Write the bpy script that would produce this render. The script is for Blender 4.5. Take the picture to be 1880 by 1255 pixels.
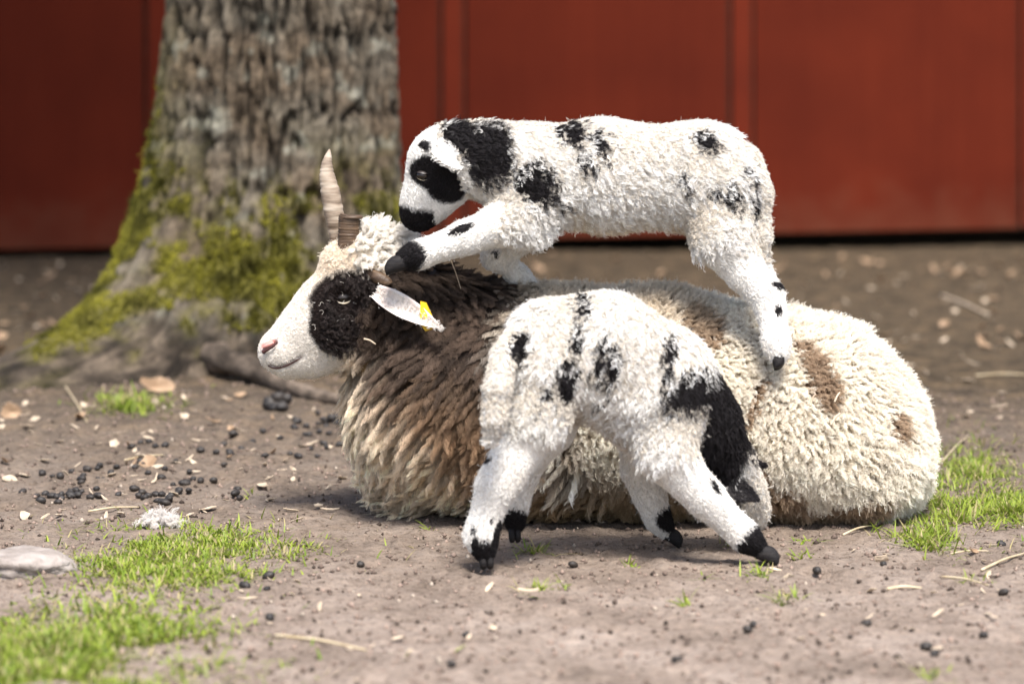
import bpy, math, random
import numpy as np

# ------------------------------------------------------------------ camera, sky, sun, exposure
scene = bpy.context.scene
for o in list(bpy.data.objects):
    bpy.data.objects.remove(o)
COL = scene.collection
CAM_D, CAM_H, FPX, HOR = 5.5, 0.95, 5500.0, 35.0     # metres to subject, eye height, focal length in photo px, horizon row

cam_d = bpy.data.cameras.new('camera')
cam = bpy.data.objects.new('camera', cam_d)
COL.objects.link(cam)
cam.location = (0, -CAM_D, CAM_H)
cam.rotation_euler = (math.radians(90), 0, 0)
cam_d.sensor_width = 36
cam_d.lens = FPX / 1880 * 36
cam_d.shift_y = -(627.5 - HOR) / 1880
cam_d.clip_end = 500
cam_d.dof.use_dof = True
cam_d.dof.focus_distance = 5.58
cam_d.dof.aperture_fstop = 2.6
scene.camera = cam

SUN_EL, SUN_AZ = math.radians(62), math.radians(13)   # light travels left and away from the camera
world = bpy.data.worlds.new('World')
scene.world = world
world.use_nodes = True
wn = world.node_tree.nodes
sky = wn.new('ShaderNodeTexSky')
sky.sky_type = 'NISHITA'
sky.sun_disc = False
sky.sun_elevation = SUN_EL
sky.sun_rotation = math.pi - SUN_AZ
sky.air_density = 1.0
sky.dust_density = 3.0
wn['Background'].inputs[1].default_value = 0.10
world.node_tree.links.new(sky.outputs[0], wn['Background'].inputs[0])
sun_d = bpy.data.lights.new('sun', 'SUN')
sun_d.energy = 3.0
sun_d.angle = math.radians(18)
sun_d.color = (1.0, 0.965, 0.925)
sun = bpy.data.objects.new('sun', sun_d)
COL.objects.link(sun)
# direction the light travels
ld = (-math.sin(SUN_AZ) * math.cos(SUN_EL), math.cos(SUN_AZ) * math.cos(SUN_EL), -math.sin(SUN_EL))
from mathutils import Vector, Matrix
sun.rotation_euler = Vector(ld).to_track_quat('-Z', 'Y').to_euler()
sun.location = (3, -6, 6)

scene.render.engine = 'CYCLES'
scene.view_settings.view_transform = 'Standard'
scene.view_settings.look = 'None'
scene.view_settings.gamma = 1
scene.view_settings.exposure = 1.38
scene.cycles.max_bounces = 8
scene.cycles.diffuse_bounces = 3
scene.cycles.use_denoising = True
try:
    scene.cycles_curves.shape = 'RIBBONS'
    scene.cycles_curves.subdivisions = 2
except Exception:
    pass

rng = np.random.default_rng(7)
random.seed(7)

# ------------------------------------------------------------------ numeric helpers
def P(px, py, Y):
    """photo-plan coordinates (px right, px down) on the upright plane at depth Y -> metres"""
    d = Y + CAM_D
    return np.array([(px - 940) * d / FPX, Y, CAM_H - (py - HOR) * d / FPX])

def mm(px, Y):
    return px * (Y + CAM_D) / FPX

def hash3(i, j, k, seed):
    with np.errstate(over='ignore'):
        h = (i.astype(np.uint32) * np.uint32(374761393) + j.astype(np.uint32) * np.uint32(668265263)
             + k.astype(np.uint32) * np.uint32(2147483647) + np.uint32(seed) * np.uint32(1274126177))
        h = (h ^ (h >> np.uint32(13))) * np.uint32(1274126177)
        h = h ^ (h >> np.uint32(16))
    return (h & np.uint32(0xffffff)).astype(np.float64) / float(0xffffff)

def vnoise(p, seed=0):
    p = np.asarray(p, float)
    i = np.floor(p).astype(np.int64)
    f = p - i
    f = f * f * (3 - 2 * f)
    out = 0
    for a in (0, 1):
        for b in (0, 1):
            for c in (0, 1):
                w = (f[..., 0] if a else 1 - f[..., 0]) * (f[..., 1] if b else 1 - f[..., 1]) * (f[..., 2] if c else 1 - f[..., 2])
                out = out + w * hash3(i[..., 0] + a, i[..., 1] + b, i[..., 2] + c, seed)
    return out

def fbm(p, oct=4, seed=0):
    p = np.asarray(p, float)
    s, a, tot = 0, 1.0, 0
    for o in range(oct):
        s = s + a * vnoise(p * 2 ** o + 17.3 * o, seed + o)
        tot += a
        a *= .5
    return s / tot

def smooth(e0, e1, x):
    t = np.clip((x - e0) / (e1 - e0), 0, 1)
    return t * t * (3 - 2 * t)

def unit(v):
    return v / np.maximum(np.linalg.norm(v, axis=-1, keepdims=True), 1e-9)

# ------------------------------------------------------------------ object helpers
def tag(o, label=None, cat=None, group=None, kind=None):
    if label: o['label'] = label
    if cat: o['category'] = cat
    if group: o['group'] = group
    if kind: o['kind'] = kind
    return o

def mesh_obj(name, verts, faces, mat, parent=None, smooth_shade=True, cols=None, me=None):
    if me is None:
        me = bpy.data.meshes.new(name)
        if isinstance(verts, np.ndarray) and isinstance(faces, np.ndarray):
            nv, nf, k = len(verts), len(faces), faces.shape[1]
            me.vertices.add(nv); me.vertices.foreach_set('co', verts.astype(np.float32).ravel())
            me.loops.add(nf * k); me.loops.foreach_set('vertex_index', faces.astype(np.int32).ravel())
            me.polygons.add(nf); me.polygons.foreach_set('loop_start', np.arange(0, nf * k, k, dtype=np.int32))
            me.update(calc_edges=True); me.validate()
        else:
            me.from_pydata([tuple(map(float, v)) for v in verts], [], [tuple(int(i) for i in f) for f in faces])
            me.update()
        if smooth_shade:
            me.polygons.foreach_set('use_smooth', np.ones(len(me.polygons), bool))
        if cols is not None:
            at = me.color_attributes.new('col', 'FLOAT_COLOR', 'POINT')
            c = np.ones((len(cols), 4), np.float32); c[:, :3] = cols
            at.data.foreach_set('color', c.ravel())
        if mat is not None:
            me.materials.append(mat)
    o = bpy.data.objects.new(name, me)
    COL.objects.link(o)
    if parent is not None:
        o.parent = parent
        o.matrix_parent_inverse = Matrix.Translation(-Vector(parent.location)) if parent.type == 'EMPTY' else Matrix.Identity(4)
    return o

def copy_obj(o, parent=None):
    c = o.copy(); COL.objects.link(c)
    if parent is not None: c.parent = parent
    return c

def empty(name, loc):
    o = bpy.data.objects.new(name, None); COL.objects.link(o); o.location = loc
    o.empty_display_size = .05
    return o

def nodes_of(m):
    m.use_nodes = True
    nt = m.node_tree
    return nt, nt.nodes, nt.links, nt.nodes['Principled BSDF']

def N(nt, kind, **kw):
    n = nt.nodes.new(kind)
    for k, v in kw.items():
        if k == 'inp':
            for kk, vv in v.items(): n.inputs[kk].default_value = vv
        else: setattr(n, k, v)
    return n

def ramp(nt, fac, stops):
    r = nt.nodes.new('ShaderNodeValToRGB')
    el = r.color_ramp.elements
    while len(el) < len(stops): el.new(.5)
    for e, (p, c) in zip(el, stops):
        e.position = p; e.color = (*c, 1)
    nt.links.new(fac, r.inputs[0])
    return r

def noise_mat(name, stops, scale=20, detail=6, rough=.8, bump=.3, bump_scale=None, dist=.01, spec=.3, stretch=(1, 1, 1), distort=0.0):
    m = bpy.data.materials.new(name)
    nt, nd, lk, bs = nodes_of(m)
    tc = N(nt, 'ShaderNodeTexCoord'); mp = N(nt, 'ShaderNodeMapping'); mp.inputs['Scale'].default_value = stretch
    lk.new(tc.outputs['Object'], mp.inputs[0])
    n1 = N(nt, 'ShaderNodeTexNoise', inp={'Scale': scale, 'Detail': detail, 'Distortion': distort})
    lk.new(mp.outputs[0], n1.inputs['Vector'])
    r = ramp(nt, n1.outputs[0], stops)
    lk.new(r.outputs[0], bs.inputs['Base Color'])
    bs.inputs['Roughness'].default_value = rough
    bs.inputs['Specular IOR Level'].default_value = spec
    if bump:
        n2 = N(nt, 'ShaderNodeTexNoise', inp={'Scale': bump_scale or scale * 3, 'Detail': 6})
        lk.new(mp.outputs[0], n2.inputs['Vector'])
        b = N(nt, 'ShaderNodeBump', inp={'Strength': bump, 'Distance': dist})
        lk.new(n2.outputs[0], b.inputs['Height']); lk.new(b.outputs[0], bs.inputs['Normal'])
    return m

def hair_mat(name, rough=.7, trans=.25):
    m = bpy.data.materials.new(name)
    nt, nd, lk, bs = nodes_of(m)
    at = N(nt, 'ShaderNodeAttribute', attribute_name='col')
    lk.new(at.outputs['Color'], bs.inputs['Base Color'])
    bs.inputs['Roughness'].default_value = rough
    bs.inputs['Specular IOR Level'].default_value = .25
    tr = N(nt, 'ShaderNodeBsdfTranslucent'); lk.new(at.outputs['Color'], tr.inputs[0])
    mx = N(nt, 'ShaderNodeMixShader', inp={0: trans})
    lk.new(bs.outputs[0], mx.inputs[1]); lk.new(tr.outputs[0], mx.inputs[2])
    lk.new(mx.outputs[0], nd['Material Output'].inputs[0])
    return m

def col_mat(name, rough=.7, spec=.2, bump=0):
    m = bpy.data.materials.new(name)
    nt, nd, lk, bs = nodes_of(m)
    at = N(nt, 'ShaderNodeAttribute', attribute_name='col')
    lk.new(at.outputs['Color'], bs.inputs['Base Color'])
    bs.inputs['Roughness'].default_value = rough
    bs.inputs['Specular IOR Level'].default_value = spec
    if bump:
        n2 = N(nt, 'ShaderNodeTexNoise', inp={'Scale': 180, 'Detail': 4})
        b = N(nt, 'ShaderNodeBump', inp={'Strength': bump, 'Distance': .004})
        lk.new(n2.outputs[0], b.inputs['Height']); lk.new(b.outputs[0], bs.inputs['Normal'])
    return m

def loft(sections, nseg=14, cap=True):
    """sections: list of (centre, axis_u, axis_v) half-axis vectors -> verts, quad/fan faces"""
    vs, fs = [], []
    for c, u, v in sections:
        for k in range(nseg):
            a = 2 * math.pi * k / nseg
            vs.append(np.asarray(c) + np.asarray(u) * math.cos(a) + np.asarray(v) * math.sin(a))
    for i in range(len(sections) - 1):
        for k in range(nseg):
            k2 = (k + 1) % nseg
            fs.append((i * nseg + k, i * nseg + k2, (i + 1) * nseg + k2, (i + 1) * nseg + k))
    if cap:
        fs.append(tuple(range(nseg))[::-1])
        n = (len(sections) - 1) * nseg
        fs.append(tuple(range(n, n + nseg)))
    return vs, fs

def join(parts):
    V, F, o = [], [], 0
    for v, f in parts:
        V.extend(v); F.extend([tuple(i + o for i in q) for q in f]); o += len(v)
    return V, F

def box(x0, x1, y0, y1, z0, z1):
    v = [(x, y, z) for x in (x0, x1) for y in (y0, y1) for z in (z0, z1)]
    f = [(0, 1, 3, 2), (4, 6, 7, 5), (0, 4, 5, 1), (2, 3, 7, 6), (0, 2, 6, 4), (1, 5, 7, 3)]
    return v, f

# ------------------------------------------------------------------ ground
TREE = np.array([-0.61, 2.45])
def ground_h(x, y):
    x = np.asarray(x, float); y = np.asarray(y, float)
    z0 = np.zeros_like(x)
    h = .055 * np.exp(-(((x + .72) / .85) ** 2 + ((y - 2.1) / 1.0) ** 2))
    p = np.stack([x, y, z0], -1)
    h = h + .030 * (fbm(p * 1.3, 3, 3) - .5) * smooth(.9, 2.2, np.hypot(x - .2, y - .1))
    h = h + .010 * (fbm(p * 9, 3, 9) - .5) * smooth(.2, 1.2, np.abs(y - .2) + .3)
    return h

def ground_fine(x, y):
    p = np.stack([x, y, np.zeros_like(x)], -1)
    return .013 * (fbm(p * 34, 4, 21) - .5) + .020 * np.maximum(0, fbm(p * 60, 2, 31) - .62)

def Gs(px, py):
    """points of the ground seen at those spots of the photo plan"""
    px = np.asarray(px, float); py = np.asarray(py, float)
    d = FPX * CAM_H / (py - HOR)
    for _ in range(5):
        h = ground_h((px - 940) * d / FPX, d - CAM_D)
        d = FPX * (CAM_H - h) / (py - HOR)
    return np.stack([(px - 940) * d / FPX, d - CAM_D, h], -1)

def G(px, py):
    return Gs(np.array([px]), np.array([py]))[0]

def axis(parts):
    out = [parts[0][0]]
    for a, b, s in parts:
        n = max(1, int(round((b - a) / s)))
        out += list(np.linspace(a, b, n + 1)[1:])
    return np.array(out)
gx = axis([(-40, -8, 2.0), (-8, -2.6, .12), (-2.6, -1.35, .02), (-1.35, 1.35, .0075), (1.35, 2.6, .02), (2.6, 8, .12), (8, 40, 2)])
gy = axis([(-12, -2, .5), (-2, -1.35, .02), (-1.35, .8, .0075), (.8, 2.6, .012), (2.6, 9, .04), (9, 14, .4), (14, 80, 4)])
XX, YY = np.meshgrid(gx, gy, indexing='ij')
ZZ = ground_h(XX, YY) + ground_fine(XX, YY)
rh = np.random.default_rng(55)
for _ in range(150):                      # trodden hollows with a raised lip
    hx, hy, ha, hr = rh.uniform(-1.3, 1.3), rh.uniform(-1.3, 1.8), rh.uniform(0, 3.14), rh.uniform(.018, .034)
    i0, i1 = np.searchsorted(gx, [hx - .13, hx + .13]); j0, j1 = np.searchsorted(gy, [hy - .13, hy + .13])
    dx, dy = XX[i0:i1, j0:j1] - hx, YY[i0:i1, j0:j1] - hy
    q = np.hypot((dx * math.cos(ha) + dy * math.sin(ha)) / (hr * 1.5), (-dx * math.sin(ha) + dy * math.cos(ha)) / hr)
    ZZ[i0:i1, j0:j1] += -.009 * np.exp(-q ** 2) + .005 * np.exp(-((q - 1.5) / .5) ** 2)
nx, ny = XX.shape
gv = np.stack([XX.ravel(), YY.ravel(), ZZ.ravel()], -1)
ii, jj = np.meshgrid(np.arange(nx - 1), np.arange(ny - 1), indexing='ij')
a = (ii * ny + jj).ravel()
gf = np.stack([a, a + ny, a + ny + 1, a + 1], -1)

m = bpy.data.materials.new('soil')
nt, nd, lk, bs = nodes_of(m)
tc = N(nt, 'ShaderNodeTexCoord')
n1 = N(nt, 'ShaderNodeTexNoise', inp={'Scale': 4.2, 'Detail': 10, 'Roughness': .72})
n2 = N(nt, 'ShaderNodeTexNoise', inp={'Scale': 70, 'Detail': 5, 'Roughness': .7})
n3 = N(nt, 'ShaderNodeTexNoise', inp={'Scale': 260, 'Detail': 3})
for n in (n1, n2, n3): lk.new(tc.outputs['Object'], n.inputs['Vector'])
r1 = ramp(nt, n1.outputs[0], [(.30, (.118, .090, .070)), (.50, (.228, .180, .146)), (.70, (.35, .29, .245))])
r2 = ramp(nt, n2.outputs[0], [(.32, (.38, .34, .32)), (.48, (1, 1, 1)), (.72, (1.35, 1.32, 1.28))])
mul = N(nt, 'ShaderNodeMix', data_type='RGBA', blend_type='MULTIPLY', inp={0: .8})
lk.new(r1.outputs[0], mul.inputs[6]); lk.new(r2.outputs[0], mul.inputs[7])
# dark humus with leaf mould under the tree and beyond, pale trodden dust in front
sep = N(nt, 'ShaderNodeSeparateXYZ'); lk.new(tc.outputs['Object'], sep.inputs[0])
wob = N(nt, 'ShaderNodeMath', operation='MULTIPLY_ADD', inp={1: 1.6, 2: -0.8}); lk.new(n1.outputs[0], wob.inputs[0])
ysum = N(nt, 'ShaderNodeMath', operation='ADD'); lk.new(sep.outputs[1], ysum.inputs[0]); lk.new(wob.outputs[0], ysum.inputs[1])
mr = N(nt, 'ShaderNodeMapRange', inp={1: -.9, 2: 2.3}); lk.new(ysum.outputs[0], mr.inputs[0])
hum = N(nt, 'ShaderNodeMix', data_type='RGBA', blend_type='MIX')
r3 = ramp(nt, n2.outputs[0], [(.3, (.032, .023, .013)), (.55, (.074, .054, .034)), (.75, (.13, .10, .066))])
n4 = N(nt, 'ShaderNodeTexNoise', inp={'Scale': 11, 'Detail': 5, 'Roughness': .75}); lk.new(tc.outputs['Object'], n4.inputs['Vector'])
r4 = ramp(nt, n4.outputs[0], [(.36, (.42, .42, .40)), (.5, (1, 1, 1)), (.64, (1.75, 1.65, 1.5))])
mot = N(nt, 'ShaderNodeMix', data_type='RGBA', blend_type='MULTIPLY', inp={0: 1})
lk.new(r3.outputs[0], mot.inputs[6]); lk.new(r4.outputs[0], mot.inputs[7])
lk.new(mr.outputs[0], hum.inputs[0]); lk.new(mul.outputs[2], hum.inputs[6]); lk.new(mot.outputs[2], hum.inputs[7])
lk.new(hum.outputs[2], bs.inputs['Base Color'])
bs.inputs['Roughness'].default_value = .95
bs.inputs['Specular IOR Level'].default_value = .15
b = N(nt, 'ShaderNodeBump', inp={'Strength': 1.0, 'Distance': .006})
lk.new(n3.outputs[0], b.inputs['Height']); lk.new(b.outputs[0], bs.inputs['Normal'])
SOIL = m
ground = tag(mesh_obj('ground', gv, gf, SOIL), 'bare trodden brown soil of the yard', None, None, 'structure')

# ------------------------------------------------------------------ barn
def red_mat(name, k):
    m = bpy.data.materials.new(name)
    nt, nd, lk, bs = nodes_of(m)
    tc = N(nt, 'ShaderNodeTexCoord'); mp = N(nt, 'ShaderNodeMapping'); mp.inputs['Scale'].default_value = (26, 26, 1.1)
    lk.new(tc.outputs['Object'], mp.inputs[0])
    n1 = N(nt, 'ShaderNodeTexNoise', inp={'Scale': 1.0, 'Detail': 5}); lk.new(mp.outputs[0], n1.inputs[0])
    n2 = N(nt, 'ShaderNodeTexNoise', inp={'Scale': 2.2, 'Detail': 6}); lk.new(tc.outputs['Object'], n2.inputs[0])
    r1 = ramp(nt, n1.outputs[0], [(.2, (.205 * k, .029 * k, .0125 * k)), (.8, (.235 * k, .036 * k, .0155 * k))])
    r2 = ramp(nt, n2.outputs[0], [(.3, (.80, .80, .85)), (.7, (1.1, 1.1, 1.05))])
    mx = N(nt, 'ShaderNodeMix', data_type='RGBA', blend_type='MULTIPLY', inp={0: 1})
    lk.new(r1.outputs[0], mx.inputs[6]); lk.new(r2.outputs[0], mx.inputs[7])
    # mud splashes along the foot of the boards
    sp = N(nt, 'ShaderNodeSeparateXYZ'); lk.new(tc.outputs['Object'], sp.inputs[0])
    n3 = N(nt, 'ShaderNodeTexNoise', inp={'Scale': 9, 'Detail': 6}); lk.new(tc.outputs['Object'], n3.inputs[0])
    ad = N(nt, 'ShaderNodeMath', operation='MULTIPLY_ADD', inp={1: .5, 2: 0}); lk.new(n3.outputs[0], ad.inputs[0])
    su = N(nt, 'ShaderNodeMath', operation='SUBTRACT'); lk.new(ad.outputs[0], su.inputs[0]); lk.new(sp.outputs[2], su.inputs[1])
    mr = N(nt, 'ShaderNodeMapRange', inp={1: -.02, 2: .30, 3: 0, 4: .35}); lk.new(su.outputs[0], mr.inputs[0])
    m2 = N(nt, 'ShaderNodeMix', data_type='RGBA', blend_type='MIX')
    lk.new(mr.outputs[0], m2.inputs[0]); lk.new(mx.outputs[2], m2.inputs[6]); m2.inputs[7].default_value = (.13, .06, .035, 1)
    lk.new(m2.outputs[2], bs.inputs['Base Color'])
    bs.inputs['Roughness'].default_value = .8
    bs.inputs['Specular IOR Level'].default_value = .06
    bp = N(nt, 'ShaderNodeBump', inp={'Strength': .25, 'Distance': .004})
    lk.new(n1.outputs[0], bp.inputs['Height']); lk.new(bp.outputs[0], bs.inputs['Normal'])
    return m
RED, RED2 = red_mat('red_paint', .43), red_mat('red_batten_paint', .53)
DARKWOOD = noise_mat('dark_timber', [(.3, (.03, .02, .015)), (.7, (.07, .05, .035))], 12, stretch=(1, 6, 6))
ROOFM = noise_mat('roof_felt', [(.3, (.05, .05, .05)), (.7, (.09, .085, .08))], 30)
barn = empty('barn', (0, 6.7, 0))
barn.rotation_euler.z = math.radians(8.2)
tag(barn, 'red painted barn with vertical battens raised just above the yard soil', 'barn')
ca, sa = math.cos(math.radians(8.2)), math.sin(math.radians(8.2))
def barn_x(px):     # along-wall coordinate of a point of the photo plan
    k = (px - 940) / FPX
    # point (x*ca, 6.7 + x*sa): X = k*(d)  ->  x*ca = k*(12.2 + x*sa)
    return k * 12.2 / (ca - k * sa)
def barn_part(name, v, f, mat):
    o = mesh_obj(name, v, f, mat, None, False)
    o.parent = barn
    return o
bat = [barn_x(290), barn_x(831), barn_x(1361), barn_x(1892)]
pitch = (bat[3] - bat[0]) / 3
edges = [bat[0] - 3 * pitch, bat[0] - 2 * pitch, bat[0] - pitch, bat[0], bat[1], bat[2], bat[3], bat[3] + pitch, bat[3] + 2 * pitch]
def zb(x): return .056 + .0105 * x
bw = .040
for i in range(len(edges) - 1):
    x0, x1 = edges[i] + bw + .016, edges[i + 1] - bw - .016
    v, f = box(x0, x1, 0, .016, 0, 2.6)
    v = [(x, y + .003 * math.sin(i * 2.3) * (0 if x == x0 else 1), z if z > 1 else zb(x)) for x, y, z in v]
    barn_part('panel', v, f, RED)
for i, x in enumerate(edges):
    v, f = box(x - bw, x + bw, -.012, .012, 0, 2.6)
    v = [(a_, b_, c_ if c_ > 1 else zb(a_) + .004) for a_, b_, c_ in v]
    barn_part('batten', v, f, RED2)
xa, xb = edges[0], edges[-1]
barn_part('sheathing', *box(xa, xb, .034, .05, .07, 2.6), DARKWOOD)
barn_part('side_wall', *box(xa, xa + .02, .02, 3.6, .05, 2.6), RED)
barn_part('side_wall', *box(xb - .02, xb, .02, 3.6, .08, 2.6), RED)
barn_part('back_wall', *box(xa, xb, 3.6, 3.62, .05, 2.6), RED)
barn_part('floor', *box(xa + .02, xb - .02, .1, 3.6, .10, .16), DARKWOOD)
for k in range(5):
    barn_part('skid_beam', *box(xa + .1, xb - .1, .45 + k * .75, .55 + k * .75, -.06, .10), DARKWOOD)
rv = [(xa - .3, -.16, 2.56), (xb + .3, -.16, 2.56), (xb + .3, 1.8, 3.7), (xa - .3, 1.8, 3.7), (xa - .3, 3.9, 2.56), (xb + .3, 3.9, 2.56)]
rv += [(x, y, z + .06) for x, y, z in rv]
rf = [(0, 3, 2, 1), (3, 4, 5, 2), (6, 7, 8, 9), (9, 8, 11, 10), (0, 1, 7, 6), (5, 4, 10, 11), (1, 2, 8, 7), (2, 5, 11, 8), (3, 0, 6, 9), (4, 3, 9, 10)]
barn_part('roof', rv, rf, ROOFM)

# ------------------------------------------------------------------ tree
def trunk_mesh():
    nz, na = 420, 300
    z = np.concatenate([np.linspace(-.12, 1.3, 330), np.linspace(1.3, 8.5, nz - 330 + 1)[1:]])
    th = np.linspace(0, 2 * np.pi, na, endpoint=False)
    Z, T = np.meshgrid(z, th, indexing='ij')
    ctr_x = TREE[0] + .012 * np.sin(Z * 1.7)
    Zp = np.maximum(Z - .03, 0)
    R = .262 - .014 * Z + .03 * np.exp(-Zp / .4)
    # buttresses: (direction angle, reach, decay height, angular width)
    for ang, reach, hz, w in ((math.radians(200), .22, .50, .80), (math.radians(214), .52, .105, .40), (math.radians(268), .10, .10, .40), (math.radians(318), .12, .10, .35),
                              (math.radians(20), .12, .14, .4), (math.radians(85), .24, .18, .45), (math.radians(140), .25, .2, .4)):
        da = np.angle(np.exp(1j * (T - ang)))
        R = R + reach * np.exp(-(da / w) ** 2) * np.exp(-Zp / hz)
    # bark: plates split by upright fissures
    cx, cy = np.cos(T), np.sin(T)
    q = np.stack([cx * 9, cy * 9, Z * 3.0], -1)
    warp = fbm(q * .8, 3, 5) * 1.4
    ph = np.stack([cx * 19 + warp, cy * 19 + warp, Z * 5.0], -1)
    ridge = np.abs(2 * fbm(ph, 2, 11) - 1)
    ridge2 = np.abs(2 * vnoise(np.stack([cx * 44, cy * 44, Z * 15], -1), 23) - 1)
    bark = .027 * smooth(.0, .24, ridge) + .010 * smooth(0, .5, ridge2) + .008 * fbm(np.stack([cx * 40, cy * 40, Z * 40], -1), 3, 4)
    lowf = smooth(.28, .75, Z)
    lump = .03 * fbm(np.stack([cx * 5, cy * 5, Z * 8], -1), 4, 8) + .012 * fbm(np.stack([cx * 24, cy * 24, Z * 26], -1), 3, 18)
    R = R + bark * (.75 + .25 * lowf) + lump * (1 - lowf)
    V = np.stack([ctr_x + R * cx, TREE[1] + R * cy, Z], -1).reshape(-1, 3)
    i, j = np.meshgrid(np.arange(len(z) - 1), np.arange(na), indexing='ij')
    A = (i * na + j).ravel(); B = (i * na + (j + 1) % na).ravel()
    F = np.stack([A, B, B + na, A + na], -1)
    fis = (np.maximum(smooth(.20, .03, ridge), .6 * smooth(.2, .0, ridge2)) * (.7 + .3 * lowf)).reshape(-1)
    return V, F, fis

tv, tf, tfis = trunk_mesh()
m = bpy.data.materials.new('bark')
nt, nd, lk, bs = nodes_of(m)
at = N(nt, 'ShaderNodeAttribute', attribute_name='col')
tc = N(nt, 'ShaderNodeTexCoord')
n2 = N(nt, 'ShaderNodeTexNoise', inp={'Scale': 60, 'Detail': 6, 'Roughness': .7}); lk.new(tc.outputs['Object'], n2.inputs[0])
r2 = ramp(nt, n2.outputs[0], [(.3, (.5, .5, .5)), (.5, (1, 1, 1)), (.7, (1.5, 1.48, 1.45))])
mx = N(nt, 'ShaderNodeMix', data_type='RGBA', blend_type='MULTIPLY', inp={0: 1})
lk.new(at.outputs['Color'], mx.inputs[6]); lk.new(r2.outputs[0], mx.inputs[7]); lk.new(mx.outputs[2], bs.inputs['Base Color'])
bs.inputs['Roughness'].default_value = .9; bs.inputs['Specular IOR Level'].default_value = .15
bp = N(nt, 'ShaderNodeBump', inp={'Strength': .8, 'Distance': .006}); lk.new(n2.outputs[0], bp.inputs['Height']); lk.new(bp.outputs[0], bs.inputs['Normal'])
BARK = m

def moss_amount(V):
    """how mossy the bark is: the weather side, the foot and the flare"""
    x, y, z = V[:, 0], V[:, 1], V[:, 2]
    ang = np.arctan2(y - TREE[1], x - TREE[0])
    lft = np.exp(-(np.angle(np.exp(1j * (ang - math.radians(192)))) / .42) ** 2)
    n = .5 * fbm(V * 7, 4, 40) + .5 * fbm(V * 17, 3, 41)
    band = smooth(.74, .38, z + .5 * (n - .5)) * smooth(.06, .24, z + .40 * (n - .5))
    strip = lft * smooth(1.2, .3, z)
    front = smooth(.05, -.12, y - TREE[1])
    a = band * (.25 + .75 * front) * smooth(.40, .57, n) * .95 + .95 * strip * smooth(.34, .52, n) * smooth(.11, .22, z)
    return np.clip(a, 0, 1)
moss_a = moss_amount(tv)
nbig = fbm(tv * 4, 4, 60)[:, None]
grey = np.array([.125, .106, .080]) * (.75 + .6 * nbig)
tan = np.array([.108, .081, .055]) * (.75 + .6 * nbig)
k = smooth(.35, .65, fbm(tv * 6, 3, 61))[:, None]
c = grey * k + tan * (1 - k)
lich = smooth(.62, .72, fbm(tv * 16, 3, 66))[:, None] * .5
c = c * (1 - lich) + np.array([.27, .27, .22]) * lich
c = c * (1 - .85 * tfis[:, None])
low = smooth(.28, .10, tv[:, 2])[:, None]
c = c * (1 - low) + np.array([.058, .045, .033]) * (.2 + 1.6 * smooth(.3, .7, fbm(tv * 20, 4, 62)))[:, None] * low * (1 - .7 * tfis[:, None])
mossc = np.array([.088, .080, .014]) * (.6 + .9 * fbm(tv * 18, 3, 70))[:, None]
c = c * (1 - moss_a[:, None]) + mossc * moss_a[:, None]
tree = empty('tree', (TREE[0], TREE[1], 0))
tag(tree, 'thick old tree trunk with fissured grey bark and yellow green moss at its foot', 'tree')
trunk = mesh_obj('trunk', tv, tf, BARK, tree, True, c)

def tube(pts, rads, nseg=18, noise=0, seed=0):
    pts = np.array(pts, float)
    # resample
    t = np.linspace(0, len(pts) - 1, (len(pts) - 1) * 8 + 1)
    c = np.stack([np.interp(t, range(len(pts)), pts[:, k]) for k in range(3)], -1)
    for _ in range(6):
        c[1:-1] = (c[:-2] + 2 * c[1:-1] + c[2:]) / 4
    r = np.interp(t, range(len(pts)), rads)
    secs = []
    for i in range(len(c)):
        d = unit(c[min(i + 1, len(c) - 1)] - c[max(i - 1, 0)])
        u = unit(np.cross(d, [0.13, .9, .31])); v = np.cross(d, u)
        rr = r[i] * (1 + noise * (vnoise(c[i:i + 1] * 14, seed)[0] - .5))
        secs.append((c[i], u * rr, v * rr))
    return loft(secs, nseg)

def bark_col(n): return np.tile([.090, .070, .054], (n, 1))
# surface roots
def root(px, rad, seed):
    pts = [G(x, y) + np.array([0, 0, dz]) for x, y, dz in px]
    v, f = tube(pts, rad, 20, .5, seed)
    v = np.array(v)
    v += ((fbm(v * 22, 4, seed) - .5) * .030 + (np.abs(fbm(v * np.array([14, 60, 60]), 3, seed + 2) - .5)) * .022)[:, None] * np.array([.4, .5, 1])
    return mesh_obj('root', list(v), f, BARK, tree, True, bark_col(len(v)) * (.35 + 1.3 * smooth(.3, .7, fbm(v * 24, 4, seed)))[:, None])
root([(330, 650, .02), (350, 676, .035), (400, 690, .045), (460, 704, .035), (540, 726, .014), (640, 745, .002)], [.055, .048, .038, .026, .016, .012], 3)
# limbs and crown, above the picture; crown shifted left to shade the barn
for k in range(6):
    a_ = k * 1.05 + .4
    p0 = np.array([TREE[0], TREE[1], 6.4 + .35 * k])
    dr = np.array([math.cos(a_), math.sin(a_), .9])
    v, f = tube([p0, p0 + dr * .6, p0 + dr * 1.3 + [0, 0, .2], p0 + dr * 1.9 + [0, 0, .5]], [.11, .085, .05, .02], 10)
    mesh_obj('limb', v, f, BARK, tree, True, bark_col(len(v)))
LEAF = noise_mat('leaf', [(.3, (.05, .09, .02)), (.7, (.09, .13, .035))], 6, bump=0)
nl = 42000
cc = rng.normal(size=(60, 3)); cc = unit(cc) * (rng.random((60, 1)) ** .4) * np.array([2.6, 2.2, 2.6]) + np.array([TREE[0] - 1.5, TREE[1], 9.2])
pos = cc[rng.integers(0, 60, nl)] + rng.normal(size=(nl, 3)) * .28
u = unit(rng.normal(size=(nl, 3))); w = unit(np.cross(u, rng.normal(size=(nl, 3))))
s = rng.uniform(.06, .11, (nl, 1))
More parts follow.
